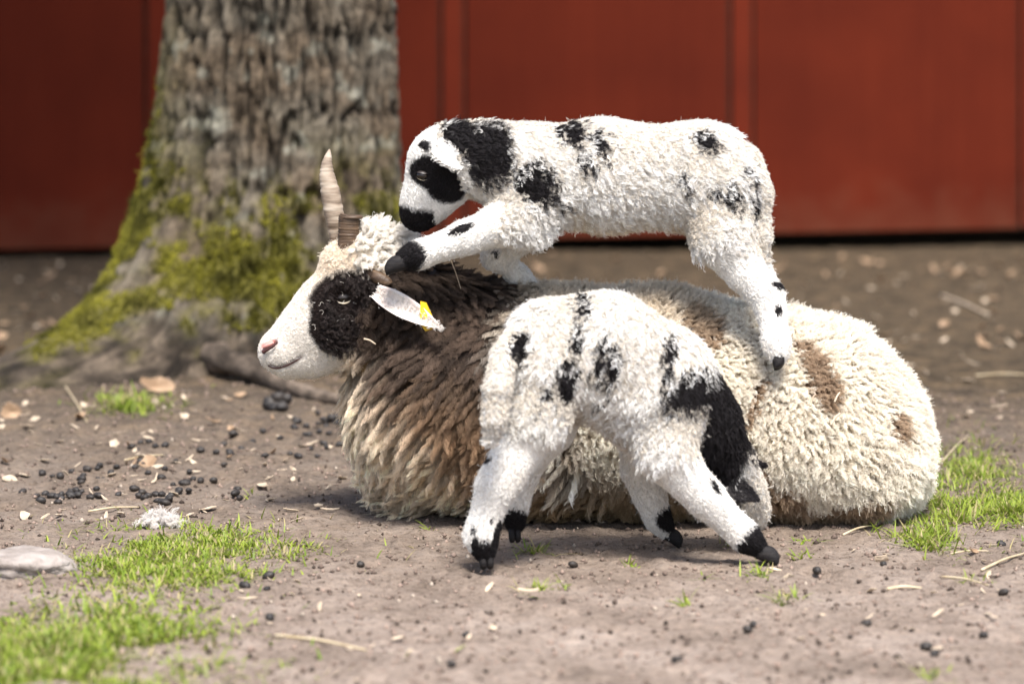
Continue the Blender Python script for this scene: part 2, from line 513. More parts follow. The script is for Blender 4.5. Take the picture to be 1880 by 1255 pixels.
lv = np.stack([pos - u * s, pos + w * s * .55, pos + u * s, pos - w * s * .55], 1).reshape(-1, 3)
lf = np.arange(nl * 4).reshape(-1, 4)
mesh_obj('shade_crown', lv, lf, LEAF, tree, False)

# ------------------------------------------------------------------ hair curves
def curves_obj(name, sizes, pos, rad, col, mat, parent):
    """sizes: points per strand; pos (m,3) rad (m,) col (m,3) over all points"""
    cu = bpy.data.hair_curves.new(name)
    cu.add_curves([int(k_) for k_ in sizes])
    cu.attributes['position'].data.foreach_set('vector', pos.astype(np.float32).ravel())
    ra = cu.attributes.get('radius') or cu.attributes.new('radius', 'FLOAT', 'POINT')
    ra.data.foreach_set('value', rad.astype(np.float32).ravel())
    ca_ = cu.attributes.new('col', 'FLOAT_COLOR', 'POINT')
    c4 = np.ones((len(pos), 4), np.float32); c4[:, :3] = np.clip(col, 0, 1)
    ca_.data.foreach_set('color', c4.ravel())
    cu.materials.append(mat)
    o = bpy.data.objects.new(name, cu)
    COL.objects.link(o)
    if parent is not None:
        o.parent = parent
        if parent.type == 'EMPTY': o.matrix_parent_inverse = Matrix.Translation(-Vector(parent.location))
    return o

def strands(root, nrm, flow, L, R, A, F, tilt, ns, K, clump, croot, ctip, rad, frizz=.0015, droop=.0, seed=0, fly=.04, jit=.25, shade_var=.18, coh=0.0, cp=.7, lmin=.72, vz=.7):
    """locks of wool: every lock is ns strands that wave together and close up towards the tip"""
    r = np.random.default_rng(seed)
    n = len(root)
    if n == 0: return None
    def arr(x): return np.broadcast_to(np.asarray(x, float), (n,)).copy()
    L, R, A, F, tilt, clump, droop = map(arr, (L, R, A, F, tilt, clump, droop))
    fl = flow + r.normal(size=(n, 3)) * jit
    T = unit(fl - nrm * (fl * nrm).sum(-1, keepdims=True))
    D = unit(nrm * (1 - tilt[:, None]) + T * tilt[:, None])
    B = unit(np.cross(nrm, T))
    U = B
    V = unit(np.cross(D, U))
    L = L * r.uniform(.75, 1.2, n)
    t = np.linspace(0, 1, K)
    ph, ph2 = r.uniform(0, 2 * np.pi, n), r.uniform(0, 2 * np.pi, n)
    if coh: ph = coh * 12.0 * fbm(root * 22, 2, 91) + r.normal(size=n) * .5
    Fj = F * (r.uniform(.8, 1.25, n) if not coh else r.uniform(.93, 1.07, n))
    cen = (root[:, None] - nrm[:, None] * np.minimum(.004, .12 * L)[:, None, None] + D[:, None] * (L[:, None] * t)[..., None]
           + (unit(flow)[:, None] * (droop * L)[:, None, None] * (t ** 2)[None, :, None]))
    wv = (A[:, None] * t ** .6)
    cen = cen + wv[..., None] * (U[:, None] * np.sin(2 * np.pi * Fj[:, None] * t + ph[:, None])[..., None]
                                 + vz * V[:, None] * np.cos(2 * np.pi * Fj[:, None] * t + ph[:, None])[..., None])
    # strands
    ang = r.uniform(0, 2 * np.pi, (n, ns)); rr = np.sqrt(r.random((n, ns))) * R[:, None]
    off = T[:, None] * (np.cos(ang) * rr)[..., None] + B[:, None] * (np.sin(ang) * rr)[..., None]      # n,ns,3
    sp = 1 - clump[:, None] * (t ** cp)[None]                                                           # n,K
    ls = r.uniform(lmin, 1.05, (n, ns))
    pos = cen[:, None] + off[:, :, None] * sp[:, None, :, None]
    # length difference: pull back along the lock
    pos = pos - (D[:, None, None] * (L[:, None] * (1 - ls))[:, :, None, None] * t[None, None, :, None])
    fz = frizz * np.where(r.random((n, ns)) < fly, 3.5, 1.0)
    f1 = r.uniform(1.0, 3.0, (n, ns)); p1 = r.uniform(0, 6.28, (n, ns)); dirs = r.normal(size=(n, ns, 3))
    pos = pos + dirs[:, :, None] * (fz[..., None] * np.sin(f1[..., None] * 6.28 * t + p1[..., None]) * t ** .8)[..., None]
    rad_a = np.broadcast_to((rad * (1 - .55 * t))[None, None], (n, ns, K))
    cr = np.broadcast_to(croot, (n, 3)); ct = np.broadcast_to(ctip, (n, 3))
    lv_ = (1 + shade_var * (r.random((n, 1)) - .5) * 2)
    cc_ = (cr * lv_)[:, None, None] * (1 - t)[None, None, :, None] + (ct * lv_)[:, None, None] * t[None, None, :, None]
    cc_ = np.broadcast_to(cc_, (n, ns, K, 3)) * r.uniform(.88, 1.1, (n, ns, 1, 1))
    return pos.reshape(-1, K, 3), rad_a.reshape(-1, K), cc_.reshape(-1, K, 3)

def emit(name, sets, mat, parent):
    sets = [q for q in sets if q is not None]
    sizes = np.concatenate([np.full(len(q[0]), q[0].shape[1]) for q in sets])
    return curves_obj(name, sizes, np.concatenate([q[0].reshape(-1, 3) for q in sets]), np.concatenate([q[1].reshape(-1) for q in sets]),
                      np.concatenate([q[2].reshape(-1, 3) for q in sets]), mat, parent)

class Surf:
    """points to grow wool from"""
    def __init__(self, V, F, Nn):
        self.V, self.N = V, Nn
        t = np.concatenate([F[:, [0, 1, 2]], F[:, [0, 2, 3]]])
        self.t = t
        self.area = .5 * np.linalg.norm(np.cross(V[t[:, 1]] - V[t[:, 0]], V[t[:, 2]] - V[t[:, 0]]), axis=-1)
    def sample(self, weight, spacing, seed, over=3.0):
        r = np.random.default_rng(seed)
        w = self.area * weight[self.t].mean(1)
        tot = w.sum()
        n = int(tot / spacing ** 2 * over)
        if n < 1: return np.zeros(0, int), np.zeros((0, 3))
        tri = r.choice(len(w), n, p=w / tot)
        a_, b_ = r.random(n), r.random(n)
        fl = a_ + b_ > 1; a_[fl], b_[fl] = 1 - a_[fl], 1 - b_[fl]
        t = self.t[tri]
        p = self.V[t[:, 0]] + a_[:, None] * (self.V[t[:, 1]] - self.V[t[:, 0]]) + b_[:, None] * (self.V[t[:, 2]] - self.V[t[:, 0]])
        key = np.floor(p / spacing + r.random(3)).astype(np.int64)
        _, idx = np.unique(key, axis=0, return_index=True)
        return t[idx, 0], p[idx]

# moss tufts on the bark
HAIR_MOSS = hair_mat('moss_fronds', .9, .3)
tn = np.zeros_like(tv)
fn = np.cross(tv[tf[:, 1]] - tv[tf[:, 0]], tv[tf[:, 2]] - tv[tf[:, 0]])
for k_ in range(4): np.add.at(tn, tf[:, k_], fn)
tn = unit(tn)
ts = Surf(tv, tf, tn)
iv, ip = ts.sample(smooth(.35, .9, moss_a) * (tv[:, 1] < TREE[1] + .12) * (tv[:, 2] < 1.25), .0115, 5)
mc = np.array([.20, .185, .024]) * (.25 + 1.3 * smooth(.3, .7, fbm(ip * 13, 3, 71)))[:, None]
emit('moss', [strands(ip, tn[iv], np.tile([0, 0, -.3], (len(ip), 1)), .009, .006, .002, 1, .3, 6, 4, .2, mc * .6, mc * 1.15, .0011, .003, 0, 6)], HAIR_MOSS, tree)

# ------------------------------------------------------------------ bodies: smooth union of tapered limbs, skinned as one surface
def chain(tagname, pts, ys=1.0, k=.03):
    """pts: (px, py, Y, radius px)"""
    out = []
    for a_, b_ in zip(pts[:-1], pts[1:]):
        out.append((tagname, P(*a_[:3]), mm(a_[3], a_[2]), P(*b_[:3]), mm(b_[3], b_[2]), ys, k))
    return out

def prim_sdf(pr, p):
    _, A, ra, B, rb, ys, _ = pr
    s = np.array([1, 1 / ys, 1])
    q, a_, b_ = p * s, A * s, B * s
    d = b_ - a_
    t = np.clip(((q - a_) @ d) / max(d @ d, 1e-9), 0, 1)
    c = a_ + t[..., None] * d
    return (np.linalg.norm(q - c, axis=-1) - (ra + (rb - ra) * t)) * min(1, ys)

def smin(a_, b_, k):
    h = np.clip(.5 + .5 * (b_ - a_) / k, 0, 1)
    return b_ * (1 - h) + a_ * h - k * h * (1 - h)

def skin(prims, h, zmin=None):
    lo = np.min([np.minimum(p[1] - p[2] * max(1, p[5]), p[3] - p[4] * max(1, p[5])) for p in prims], 0) - .03
    hi = np.max([np.maximum(p[1] + p[2] * max(1, p[5]), p[3] + p[4] * max(1, p[5])) for p in prims], 0) + .03
    n = np.ceil((hi - lo) / h).astype(int) + 1
    F = np.full(n, 1.0, np.float32)
    for pr in prims:
        m_ = max(pr[2], pr[4]) * max(1, pr[5]) + .05
        l = np.maximum(0, np.floor((np.minimum(pr[1], pr[3]) - m_ - lo) / h).astype(int))
        u_ = np.minimum(n, np.ceil((np.maximum(pr[1], pr[3]) + m_ - lo) / h).astype(int) + 1)
        g = np.stack(np.meshgrid(*[lo[k] + h * np.arange(l[k], u_[k]) for k in range(3)], indexing='ij'), -1)
        sl = tuple(slice(l[k], u_[k]) for k in range(3))
        F[sl] = smin(F[sl], prim_sdf(pr, g).astype(np.float32), pr[6])
    if zmin is not None:                      # flattened where it lies on the soil
        zc = (lo[2] + h * np.arange(n[2]))[None, None, :]
        F = np.maximum(F, (zmin - zc).astype(np.float32))
    ins = F < 0
    c8 = [(a_, b_, c_) for a_ in (0, 1) for b_ in (0, 1) for c_ in (0, 1)]
    sub = lambda arr, o: arr[o[0]:n[0] - 1 + o[0], o[1]:n[1] - 1 + o[1], o[2]:n[2] - 1 + o[2]]
    cnt = sum(sub(ins, o).astype(np.int8) for o in c8)
    idx = np.argwhere((cnt > 0) & (cnt < 8))
    acc = np.zeros((len(idx), 3)); num = np.zeros(len(idx))
    for i in range(8):
        for j in range(i + 1, 8):
            a_, b_ = np.array(c8[i]), np.array(c8[j])
            if np.abs(a_ - b_).sum() != 1: continue
            va = F[tuple((idx + a_).T)]; vb = F[tuple((idx + b_).T)]
            mk = (va < 0) != (vb < 0)
            t = np.where(mk, va / np.where(mk, va - vb, 1), 0)
            acc += np.where(mk[:, None], a_ + t[:, None] * (b_ - a_), 0); num += mk
    V = lo + h * (idx + acc / num[:, None])
    vid = np.full(np.array(n) - 1, -1, np.int64)
    vid[tuple(idx.T)] = np.arange(len(idx))
    faces = []
    for ax in range(3):
        o1, o2 = [(1, 2), (2, 0), (0, 1)][ax]
        s0 = [slice(1, n[k] - 1) for k in range(3)]; s1 = list(s0)
        s0[ax] = slice(0, n[ax] - 1); s1[ax] = slice(1, n[ax])
        a_ = ins[tuple(s0)]; b_ = ins[tuple(s1)]
        for flip in (False, True):
            e = np.argwhere((a_ & ~b_) if not flip else (~a_ & b_))
            base = e.copy(); base[:, o1] += 1; base[:, o2] += 1
            def cell(d1, d2):
                q = base.copy(); q[:, o1] -= d1; q[:, o2] -= d2
                return vid[tuple(q.T)]
            quad = np.stack([cell(1, 1), cell(0, 1), cell(0, 0), cell(1, 0)], -1)
            if flip: quad = quad[:, ::-1]
            faces.append(quad)
    Fc = np.concatenate(faces)
    Fc = Fc[(Fc >= 0).all(1)]
    # normals and nearest limb
    Nn = np.zeros_like(V)
    fn = np.cross(V[Fc[:, 2]] - V[Fc[:, 0]], V[Fc[:, 3]] - V[Fc[:, 1]])
    for k_ in range(4): np.add.at(Nn, Fc[:, k_], fn)
    Nn = unit(Nn)
    ds = np.stack([prim_sdf(p, V) for p in prims], -1)
    best = ds.argmin(-1)
    tags = np.array([p[0] for p in prims])[best]
    axis_d = np.stack([unit(p[3] - p[1]) for p in prims])[best]
    return V, Fc, Nn, tags, axis_d

def uv(p, Y):
    """side elevation of a point in plan units of the depth Y"""
    d = Y + CAM_D
    return 940 + p[:, 0] * FPX / d, HOR + (CAM_H - p[:, 2]) * FPX / d

def spots(p, Y, blobs, nscale=28, namp=.45, seed=0):
    """1 inside any blob (u, v, ru, rv, angle)"""
    u_, v_ = uv(p, Y)
    n = (fbm(p * nscale, 3, seed) - .5) * 2 * namp
    out = np.zeros(len(p))
    for b_ in blobs:
        a_ = math.radians(b_[4]) if len(b_) > 4 else 0
        du, dv = u_ - b_[0], v_ - b_[1]
        x = (du * math.cos(a_) + dv * math.sin(a_)) / b_[2]; y = (-du * math.sin(a_) + dv * math.cos(a_)) / b_[3]
        out = np.maximum(out, smooth(1.12, .92, np.hypot(x, y) + n * .5))
    return out

HAIR = hair_mat('wool_fibre', .75, .22)
HAIR_S = hair_mat('short_coat_hair', .6, .2)
SKIN = col_mat('hide', .75, .15, .4)
BLACK = np.array([.012, .010, .011]); WHITE = np.array([.86, .84, .80]); CREAM = np.array([.90, .84, .73])
def mixc(a_, b_, k):
    k = np.asarray(k)[:, None]
    return a_ * (1 - k) + b_ * k

EYE = bpy.data.materials.new('eye_gloss')
nt, nd, lk, bs = nodes_of(EYE); bs.inputs['Base Color'].default_value = (.012, .008, .006, 1); bs.inputs['Roughness'].default_value = .08
EYE2 = bpy.data.materials.new('eye_rim_pale')
nt, nd, lk, bs = nodes_of(EYE2); bs.inputs['Base Color'].default_value = (.55, .47, .34, 1); bs.inputs['Roughness'].default_value = .25
LID = bpy.data.materials.new('eyelid_dark')
nt, nd, lk, bs = nodes_of(LID); bs.inputs['Base Color'].default_value = (.02, .014, .012, 1); bs.inputs['Roughness'].default_value = .5
HOOFM = noise_mat('hoof_horn', [(.3, (.008, .007, .008)), (.7, (.022, .019, .018))], 40, rough=.65, spec=.2, stretch=(1, 1, 6))

def near_y(V, x, z, r=.006):
    m_ = (np.abs(V[:, 0] - x) < r) & (np.abs(V[:, 2] - z) < r)
    while not m_.any():
        r *= 1.5; m_ = (np.abs(V[:, 0] - x) < r) & (np.abs(V[:, 2] - z) < r)
    return V[m_, 1].min(), V[m_, 1].max()

def sphere(c, r, nu=20, nv=12, sc=(1, 1, 1), vmin=0.0, vmax=math.pi):
    vs, fs = [], []
    for i in range(nv + 1):
        a_ = vmin + (vmax - vmin) * i / nv
        for j in range(nu):
            b_ = 2 * math.pi * j / nu
            vs.append((c[0] + r * sc[0] * math.sin(a_) * math.cos(b_), c[1] + r * sc[1] * math.sin(a_) * math.sin(b_), c[2] + r * sc[2] * math.cos(a_)))
    for i in range(nv):
        for j in range(nu):
            fs.append((i * nu + j, (i + 1) * nu + j, (i + 1) * nu + (j + 1) % nu, i * nu + (j + 1) % nu))
    return vs, fs

def add_eyes(body, V, px, py, Y, r, tilt, lid_mat, seen=1.0):
    c = P(px, py, Y)
    lo, hi = near_y(V, c[0], c[2])
    for y, sgn in ((lo, -1), (hi, 1)):
        cc_ = np.array([c[0], y - sgn * r * .45, c[2]])
        v, f = sphere((0, 0, 0), r, sc=(1.15, .9, .85))
        rot = np.array(Matrix.Rotation(tilt, 3, 'Y'))
        e = mesh_obj('eye', [rot @ np.array(q) + cc_ for q in v], f, EYE, body)
        v, f = sphere((0, 0, 0), r * 1.10, sc=(1.22, .95, .88), vmin=0, vmax=math.pi * (.47 if seen > .9 else .36))
        mesh_obj('upper_eyelid', [rot @ np.array(q) + cc_ for q in v], f, lid_mat, e)
        # pale lower rim
        pts = []
        for k_ in range(13):
            a_ = math.pi * (1.08 + .84 * k_ / 12)
            pts.append(rot @ np.array([1.15 * r * 1.02 * math.cos(a_), sgn * r * .62, .82 * r * math.sin(a_) * .95]) + cc_)
        secs = []
        for k_, q in enumerate(pts):
            w_ = .0016 * seen * math.sin(math.pi * (k_ + .6) / 13.2) * (r / .011)
            secs.append((q, np.array([0, w_, 0]), np.array([0, 0, w_ * 1.2])))
        v, f = loft(secs, 8)
        mesh_obj('eyelid_rim', v, f, EYE2, e)

def hoof(body, px, py, Y, direc, size, up=(0, 0, 1), name='hoof'):
    """two toes side by side, pointing along direc"""
    c = P(px, py, Y); d = unit(np.array(direc, float)); upv = np.array(up, float)
    side = unit(np.cross(d, upv)); upv = unit(np.cross(side, d))
    parts = []
    for s_ in (-1, 1):
        secs = []
        for t, hgt, wid in ((-.75, .36, .25), (-.4, .44, .31), (.0, .44, .32), (.3, .38, .31), (.5, .28, .26), (.57, .20, .20), (.58, .05, .05)):
            lift = hgt - .42
            secs.append((c + d * t * size + side * s_ * .27 * size + upv * lift * size, side * wid * size, upv * hgt * size))
        parts.append(loft(secs, 12))
    v, f = join(parts)
    return mesh_obj(name, v, f, HOOFM, body)

def leaf_ear(body, base, tip, width, facing, mat, cup=.35, name='ear', cols=None):
    """a pointed, cupped ear with thickness"""
    base, tip, facing = map(lambda q: np.array(q, float), (base, tip, facing))
    ax = tip - base; L_ = np.linalg.norm(ax); ax = ax / L_
    side = unit(np.cross(ax, facing)); nrm_ = unit(np.cross(side, ax))
    vs, fs = [], []
    nu_, nv_ = 15, 9
    for layer, off in ((0, 0), (1, -.004)):
        for i in range(nu_):
            t = i / (nu_ - 1)
            w_ = width * (math.sin(math.pi * min(1, t * .86 + .14)) ** .75) * (1 - .25 * t) + .0015
            for j in range(nv_):
                s_ = -1 + 2 * j / (nv_ - 1)
                q = base + ax * t * L_ + side * w_ * s_ + nrm_ * (cup * w_ * (s_ * s_ - .3) + off * (1 - abs(s_) ** 3 * .9)) + nrm_ * (-.10 * L_ * math.sin(t * 2.2) * .5)
                vs.append(q)
    n0 = nu_ * nv_
    for i in range(nu_ - 1):
        for j in range(nv_ - 1):
            a_ = i * nv_ + j
            fs.append((a_, a_ + 1, a_ + nv_ + 1, a_ + nv_)); fs.append((n0 + a_, n0 + a_ + nv_, n0 + a_ + nv_ + 1, n0 + a_ + 1))
    for i in range(nu_ - 1):
        for j in (0, nv_ - 1):
            a_ = i * nv_ + j
            fs.append((a_, a_ + nv_, n0 + a_ + nv_, n0 + a_) if j == 0 else (a_, n0 + a_, n0 + a_ + nv_, a_ + nv_))
    for j in range(nv_ - 1):
        a_ = (nu_ - 1) * nv_ + j
        fs.append((a_, a_ + 1, n0 + a_ + 1, n0 + a_))
    vs = np.array(vs)
    cl = None if cols is None else cols(vs)
    o = mesh_obj(name, list(vs), fs, mat, body, True, cl)
    return o, vs, unit(np.tile(nrm_, (len(vs), 1)))

# ================================================================== EWE
EY = .27
ewe_pr = []
ewe_pr += chain('body', [(835, 722, EY, 180), (1010, 735, EY, 190), (1210, 740, EY, 192), (1400, 752, EY, 168), (1505, 770, EY, 160), (1562, 795, EY, 130)], 1.2, .05)
ewe_pr += chain('body', [(1440, 810, .16, 120), (1585, 850, .16, 92)], 1.0, .06)
ewe_pr += chain('body', [(1560, 860, .30, 95), (1610, 860, .30, 85)], 1.2, .06)
ewe_pr += chain('chest', [(830, 730, .26, 165), (752, 722, .25, 76)], 1.05, .05)
ewe_pr += chain('chest', [(800, 800, .25, 120), (770, 830, .25, 85)], 1.15, .05)
ewe_pr += chain('neck', [(880, 640, .26, 128), (775, 585, .23, 86), (715, 545, .215, 72)], 1.0, .04)
ewe_pr += chain('neck', [(740, 660, .235, 68), (700, 610, .22, 58)], .95, .04)
ewe_pr += chain('head', [(672, 522, .21, 82), (606, 590, .21, 72), (548, 630, .21, 47), (517, 645, .21, 34)], .74, .03)
ewe_pr += chain('head', [(517, 645, .21, 34), (506, 646, .21, 27)], .95, .02)
ewe_pr += chain('head', [(655, 620, .21, 44), (575, 655, .21, 27), (534, 668, .21, 21)], .85, .025)
ewe_pr += chain('poll', [(690, 458, .215, 38), (735, 472, .215, 36)], 1.0, .03)
ewe_pr += chain('head', [(628, 482, .21, 34), (670, 468, .21, 40)], 1.0, .03)
V, F, Nn, tags, axd = skin(ewe_pr, .0035, -.004)
u_, v_ = uv(V, .15)
ishead = np.isin(tags, ['head'])
# mouth crease, nostril hollow, brow
def seg_dist(u_, v_, pts):
    d = np.full(len(u_), 1e9)
    for (x0, y0), (x1, y1) in zip(pts[:-1], pts[1:]):
        t = np.clip(((u_ - x0) * (x1 - x0) + (v_ - y0) * (y1 - y0)) / ((x1 - x0) ** 2 + (y1 - y0) ** 2), 0, 1)
        d = np.minimum(d, np.hypot(u_ - x0 - t * (x1 - x0), v_ - y0 - t * (y1 - y0)))
    return d
uh, vh = uv(V, .18)
mouth = [(492, 670), (508, 675), (530, 668), (553, 654)]
dm = seg_dist(uh, vh, mouth)
V = V - Nn * (.0045 * np.exp(-(dm / 3.5) ** 2) * ishead)[:, None]
nos = [(484, 641), (496, 634), (505, 629)]
dn = seg_dist(uh, vh, nos)
sidew = np.abs(V[:, 1] - .21)
V = V - Nn * (.006 * np.exp(-(dn / 4.5) ** 2) * ishead)[:, None]
eyed = np.hypot(uh - 632, vh - 548)
V = V - Nn * (.008 * np.exp(-(eyed / 16) ** 2) * ishead)[:, None]
brow = seg_dist(uh, vh, [(612, 528), (635, 522), (660, 530)])
V = V + Nn * (.007 * np.exp(-(brow / 12) ** 2) * ishead)[:, None]

cheek_blobs = [(632, 562, 64, 62), (607, 598, 40, 46), (655, 600, 52, 52), (640, 625, 42, 26), (655, 530, 50, 34)]
def ewe_color(p, tg):
    """pigment of the fleece: (root colour, tip colour)"""
    u_, v_ = uv(p, .12)
    n = fbm(p * 16, 3, 2)
    n2 = fbm(p * 7, 3, 12)
    w = np.zeros(len(p))
    cream = np.tile(CREAM, (len(p), 1)) * (.92 + .16 * n2)[:, None]
    root_, tip = cream * np.array([.92, .85, .74]), cream * 1.04
    brown_spots = spots(p, .1, [(1282, 605, 46, 28, 25), (1497, 692, 26, 66, -30), (1645, 782, 16, 26), (1560, 935, 75, 30, -15), (1415, 935, 60, 55), (1470, 950, 50, 30), (1395, 870, 14, 60, -20), (1380, 730, 8, 40, 20)], 30, .6, 3)
    root_ = mixc(root_, np.array([.16, .085, .042]), brown_spots); tip = mixc(tip, np.array([.42, .29, .18]), brown_spots * .9)
    bk = smooth(1360, 1200, u_ + 60 * (n - .5)) * smooth(640, 570, v_)
    root_ = mixc(root_, np.array([.42, .32, .21]), bk * .7); tip = mixc(tip, np.array([.66, .54, .39]), bk * .7)
    # dark mane and neck, tawny shoulder, beige breast
    sh = smooth(990, 900, u_ + 90 * (n - .5) + np.clip(v_ - 700, 0, 300) * -.75)
    dark_r, dark_t = np.array([.030, .019, .014]), np.array([.105, .072, .052])
    root_ = mixc(root_, dark_r, sh); tip = mixc(tip, dark_t, sh)
    # tawny middle
    tw = sh * smooth(640, 760, v_ + 80 * (n - .5))
    root_ = mixc(root_, np.array([.085, .04, .018]), tw); tip = mixc(tip, np.array([.33, .215, .13]), tw)
    # breast: pale tips
    line = 655 + .95 * np.clip(u_ - 700, -100, 600)
    br = sh * smooth(-30, 70, v_ - line + 120 * (n - .5))
    br = np.maximum(br, sh * smooth(720, 665, u_ + 40 * (n - .5)) * smooth(600, 640, v_))
    root_ = mixc(root_, np.array([.46, .32, .18]), br); tip = mixc(tip, np.array([.82, .69, .53]), br)
    # lower flank under the belly, stained
    st = smooth(830, 905, v_ + 70 * (n - .5)) * smooth(1330, 1230, u_) * smooth(880, 980, u_)
    root_ = mixc(root_, np.array([.12, .06, .03]), st * .9); tip = mixc(tip, np.array([.46, .33, .19]), st * .9)
    soil = smooth(900, 985, v_ + 50 * (n - .5)) * .35
    root_ = mixc(root_, np.array([.14, .09, .055]), soil); tip = mixc(tip, np.array([.40, .30, .19]), soil)
    return root_, tip

def ewe_head_color(p):
    u_, v_ = uv(p, .17)
    n = fbm(p * 40, 3, 7)
    c = np.tile([.80, .75, .68], (len(p), 1)) * (.84 + .26 * fbm(p * 55, 3, 17))[:, None]
    fore = smooth(585, 520, v_ - (u_ - 560) * .2) * smooth(540, 590, u_)
    c = mixc(c, np.array([.80, .69, .55]), fore * .8)
    c = mixc(c, np.array([.70, .58, .45]), smooth(600, 660, u_) * smooth(630, 665, v_) * .7)
    blk = spots(p, .17, cheek_blobs, 40, .25, 9)
    c = mixc(c, np.array([.020, .013, .011]), blk)
    br_ = blk * smooth(640, 700, u_ + 50 * (n - .5)) * smooth(545, 600, v_)
    c = mixc(c, np.array([.085, .045, .026]), br_)
    return c, blk

hc, blk = ewe_head_color(V)
rc, tc_ = ewe_color(V, tags)
vc = np.where(ishead[:, None], hc, rc * .6)
poll = (np.isin(tags, ['poll', 'head', 'neck'])) & (uh > 650) & (vh < 497 - .12 * (uh - 650)) & (uh < 790)
ishead = ishead & ~poll
vc[poll] = np.array([.72, .62, .48])
isnose = ishead & (uh < 512)
pink = np.exp(-(seg_dist(uh, vh, [(483, 636), (492, 632), (503, 627)]) / 6.0) ** 2) * ishead
vc = mixc(vc, np.array([.62, .27, .23]), np.clip(pink * 1.1, 0, 1))
vc = mixc(vc, np.array([.03, .012, .012]), np.exp(-(seg_dist(uh, vh, [(488, 640), (499, 636), (506, 629)]) / 3.0) ** 2) * ishead)
vc = mixc(vc, np.array([.02, .012, .012]), np.exp(-(np.hypot(uh - 482, vh - 646) / 6) ** 2) * ishead)
vc = mixc(vc, np.array([.20, .09, .075]), np.exp(-(dm / 2.8) ** 2) * ishead)
freck = np.exp(-(seg_dist(uh, vh, [(490, 662), (512, 668)]) / 5) ** 2) * (fbm(V * 260, 2, 3) > .52)
vc = mixc(vc, np.array([.06, .06, .07]), freck * ishead * .8)
ewe = mesh_obj('sheep', V, F, SKIN, None, True, vc)
tag(ewe, 'large horned ewe with cream and brown fleece lying on the soil', 'sheep')
S = Surf(V, F, Nn)
up = V[:, 2] > -.002
vis = np.where(V[:, 1] < .56, 1.0, .35) * up
sets = []
# long ropy locks of breast and neck
uu, vv = uv(V, .12)
isw0 = ~poll
longw = isw0 * smooth(1010, 930, uu - np.clip(vv - 700, 0, 300) * .75) * np.isin(tags, ['body', 'chest', 'neck'])
isw = np.isin(tags, ['body', 'chest', 'neck']) & ~poll
iv, ip = S.sample(vis * longw, .0150, 11, 3)
r_, t_ = ewe_color(ip, None)
uq, vq = uv(ip, .12)
nn = fbm(ip * 12, 2, 44)
fl = np.stack([-.45 - .25 * smooth(900, 700, uq), np.full(len(ip), -.12), -.85 + 0 * uq], -1)
topn = smooth(600, 500, vq)
fl = fl * (1 - topn[:, None]) + np.array([.55, -.45, -.35]) * topn[:, None]
Ln = (.056 + .028 * smooth(560, 760, vq)) * (.8 + .4 * nn)
sets.append(strands(ip, Nn[iv], fl, Ln, .0074, .0036, 4.0, .78, 56, 18, .50, r_ * .32, t_ * 1.05, .00038, .0009, .08, 21, .04, .24, .52, 0, 1.2, .5))  # root colour darkened further to deepen the shade between locks
# dense crimped wool of the back and rump
iv, ip = S.sample(vis * (1 - longw) * isw, .0066, 12, 3)
r_, t_ = ewe_color(ip, None)
fl = np.array([.25, -.1, -.75]) + 1.6 * (np.stack([fbm(ip * 14, 2, 81), fbm(ip * 14, 2, 82), fbm(ip * 14, 2, 83)], -1) - .5)
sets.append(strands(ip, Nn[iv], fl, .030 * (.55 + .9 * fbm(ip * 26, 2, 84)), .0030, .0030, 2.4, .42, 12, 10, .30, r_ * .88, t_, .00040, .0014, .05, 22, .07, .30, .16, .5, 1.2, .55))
# woolly topknot
iv, ip = S.sample(vis * poll, .009, 13, 3)
tk = np.tile([.90, .85, .77], (len(ip), 1))
sets.append(strands(ip, Nn[iv], np.tile([.8, -.1, .1], (len(ip), 1)), .030, .0045, .0036, 1.8, .42, 26, 9, .35, tk * .88, tk, .00042, .0016, .05, 23, .08, .4, .12))
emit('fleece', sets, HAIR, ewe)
# short coat of the face
sets = []
bare = np.clip(np.exp(-(seg_dist(uh, vh, [(483, 642), (492, 636), (505, 629)]) / 10) ** 2) * 1.6 + pink * 1.5 + np.exp(-(dm / 3) ** 2) + np.exp(-(eyed / 17) ** 2), 0, 1)
w_ = vis * ishead * (1 - bare)
iv, ip = S.sample(w_, .0021, 14, 2.2)
c_, b_ = ewe_head_color(ip)
uq, vq = uv(ip, .17)
ln = .0045 + .004 * smooth(520, 640, uq) + .006 * b_ * smooth(600, 690, uq)
fl = np.tile([.75, 0, .1], (len(ip), 1)); fl[:, 2] = np.where(vq > 650, -.3, .15)
sets.append(strands(ip, Nn[iv], fl, ln, .0012, .0004, 1, .72, 4, 4, .1, c_ * .85, np.clip(c_ * 1.08, 0, 1), .00033, .0007, 0, 24, .06, .3, .12))
# fuzzy forehead
iv, ip = S.sample(vis * ishead * smooth(585, 610, uh) * smooth(495, 470, vh), .0055, 17, 3)
c_, b_ = ewe_head_color(ip)
c_ = c_ * (1 - b_[:, None]) + b_[:, None] * np.array([.05, .035, .03])
sets.append(strands(ip, Nn[iv], np.tile([.5, 0, .3], (len(ip), 1)), .007, .0034, .0010, 1.2, .55, 12, 6, .2, c_ * .95, np.clip(c_ * 1.12, 0, 1), .00036, .0014, 0, 27, .08, .5, .15))
# curly cheek wool
iv, ip = S.sample(vis * ishead * smooth(.3, .8, blk) * (eyed > 27) * smooth(585, 640, uh + (vh - 560) * .3), .0062, 15, 3)
c_, b_ = ewe_head_color(ip)
tipc = np.clip(c_ * 1.5 + .012, 0, 1)
sets.append(strands(ip, Nn[iv], np.tile([.6, 0, -.5], (len(ip), 1)), .018, .004, .0035, 1.7, .55, 16, 8, .6, c_ * .8, tipc, .00036, .0014, 0, 25, .08, .5, .3))
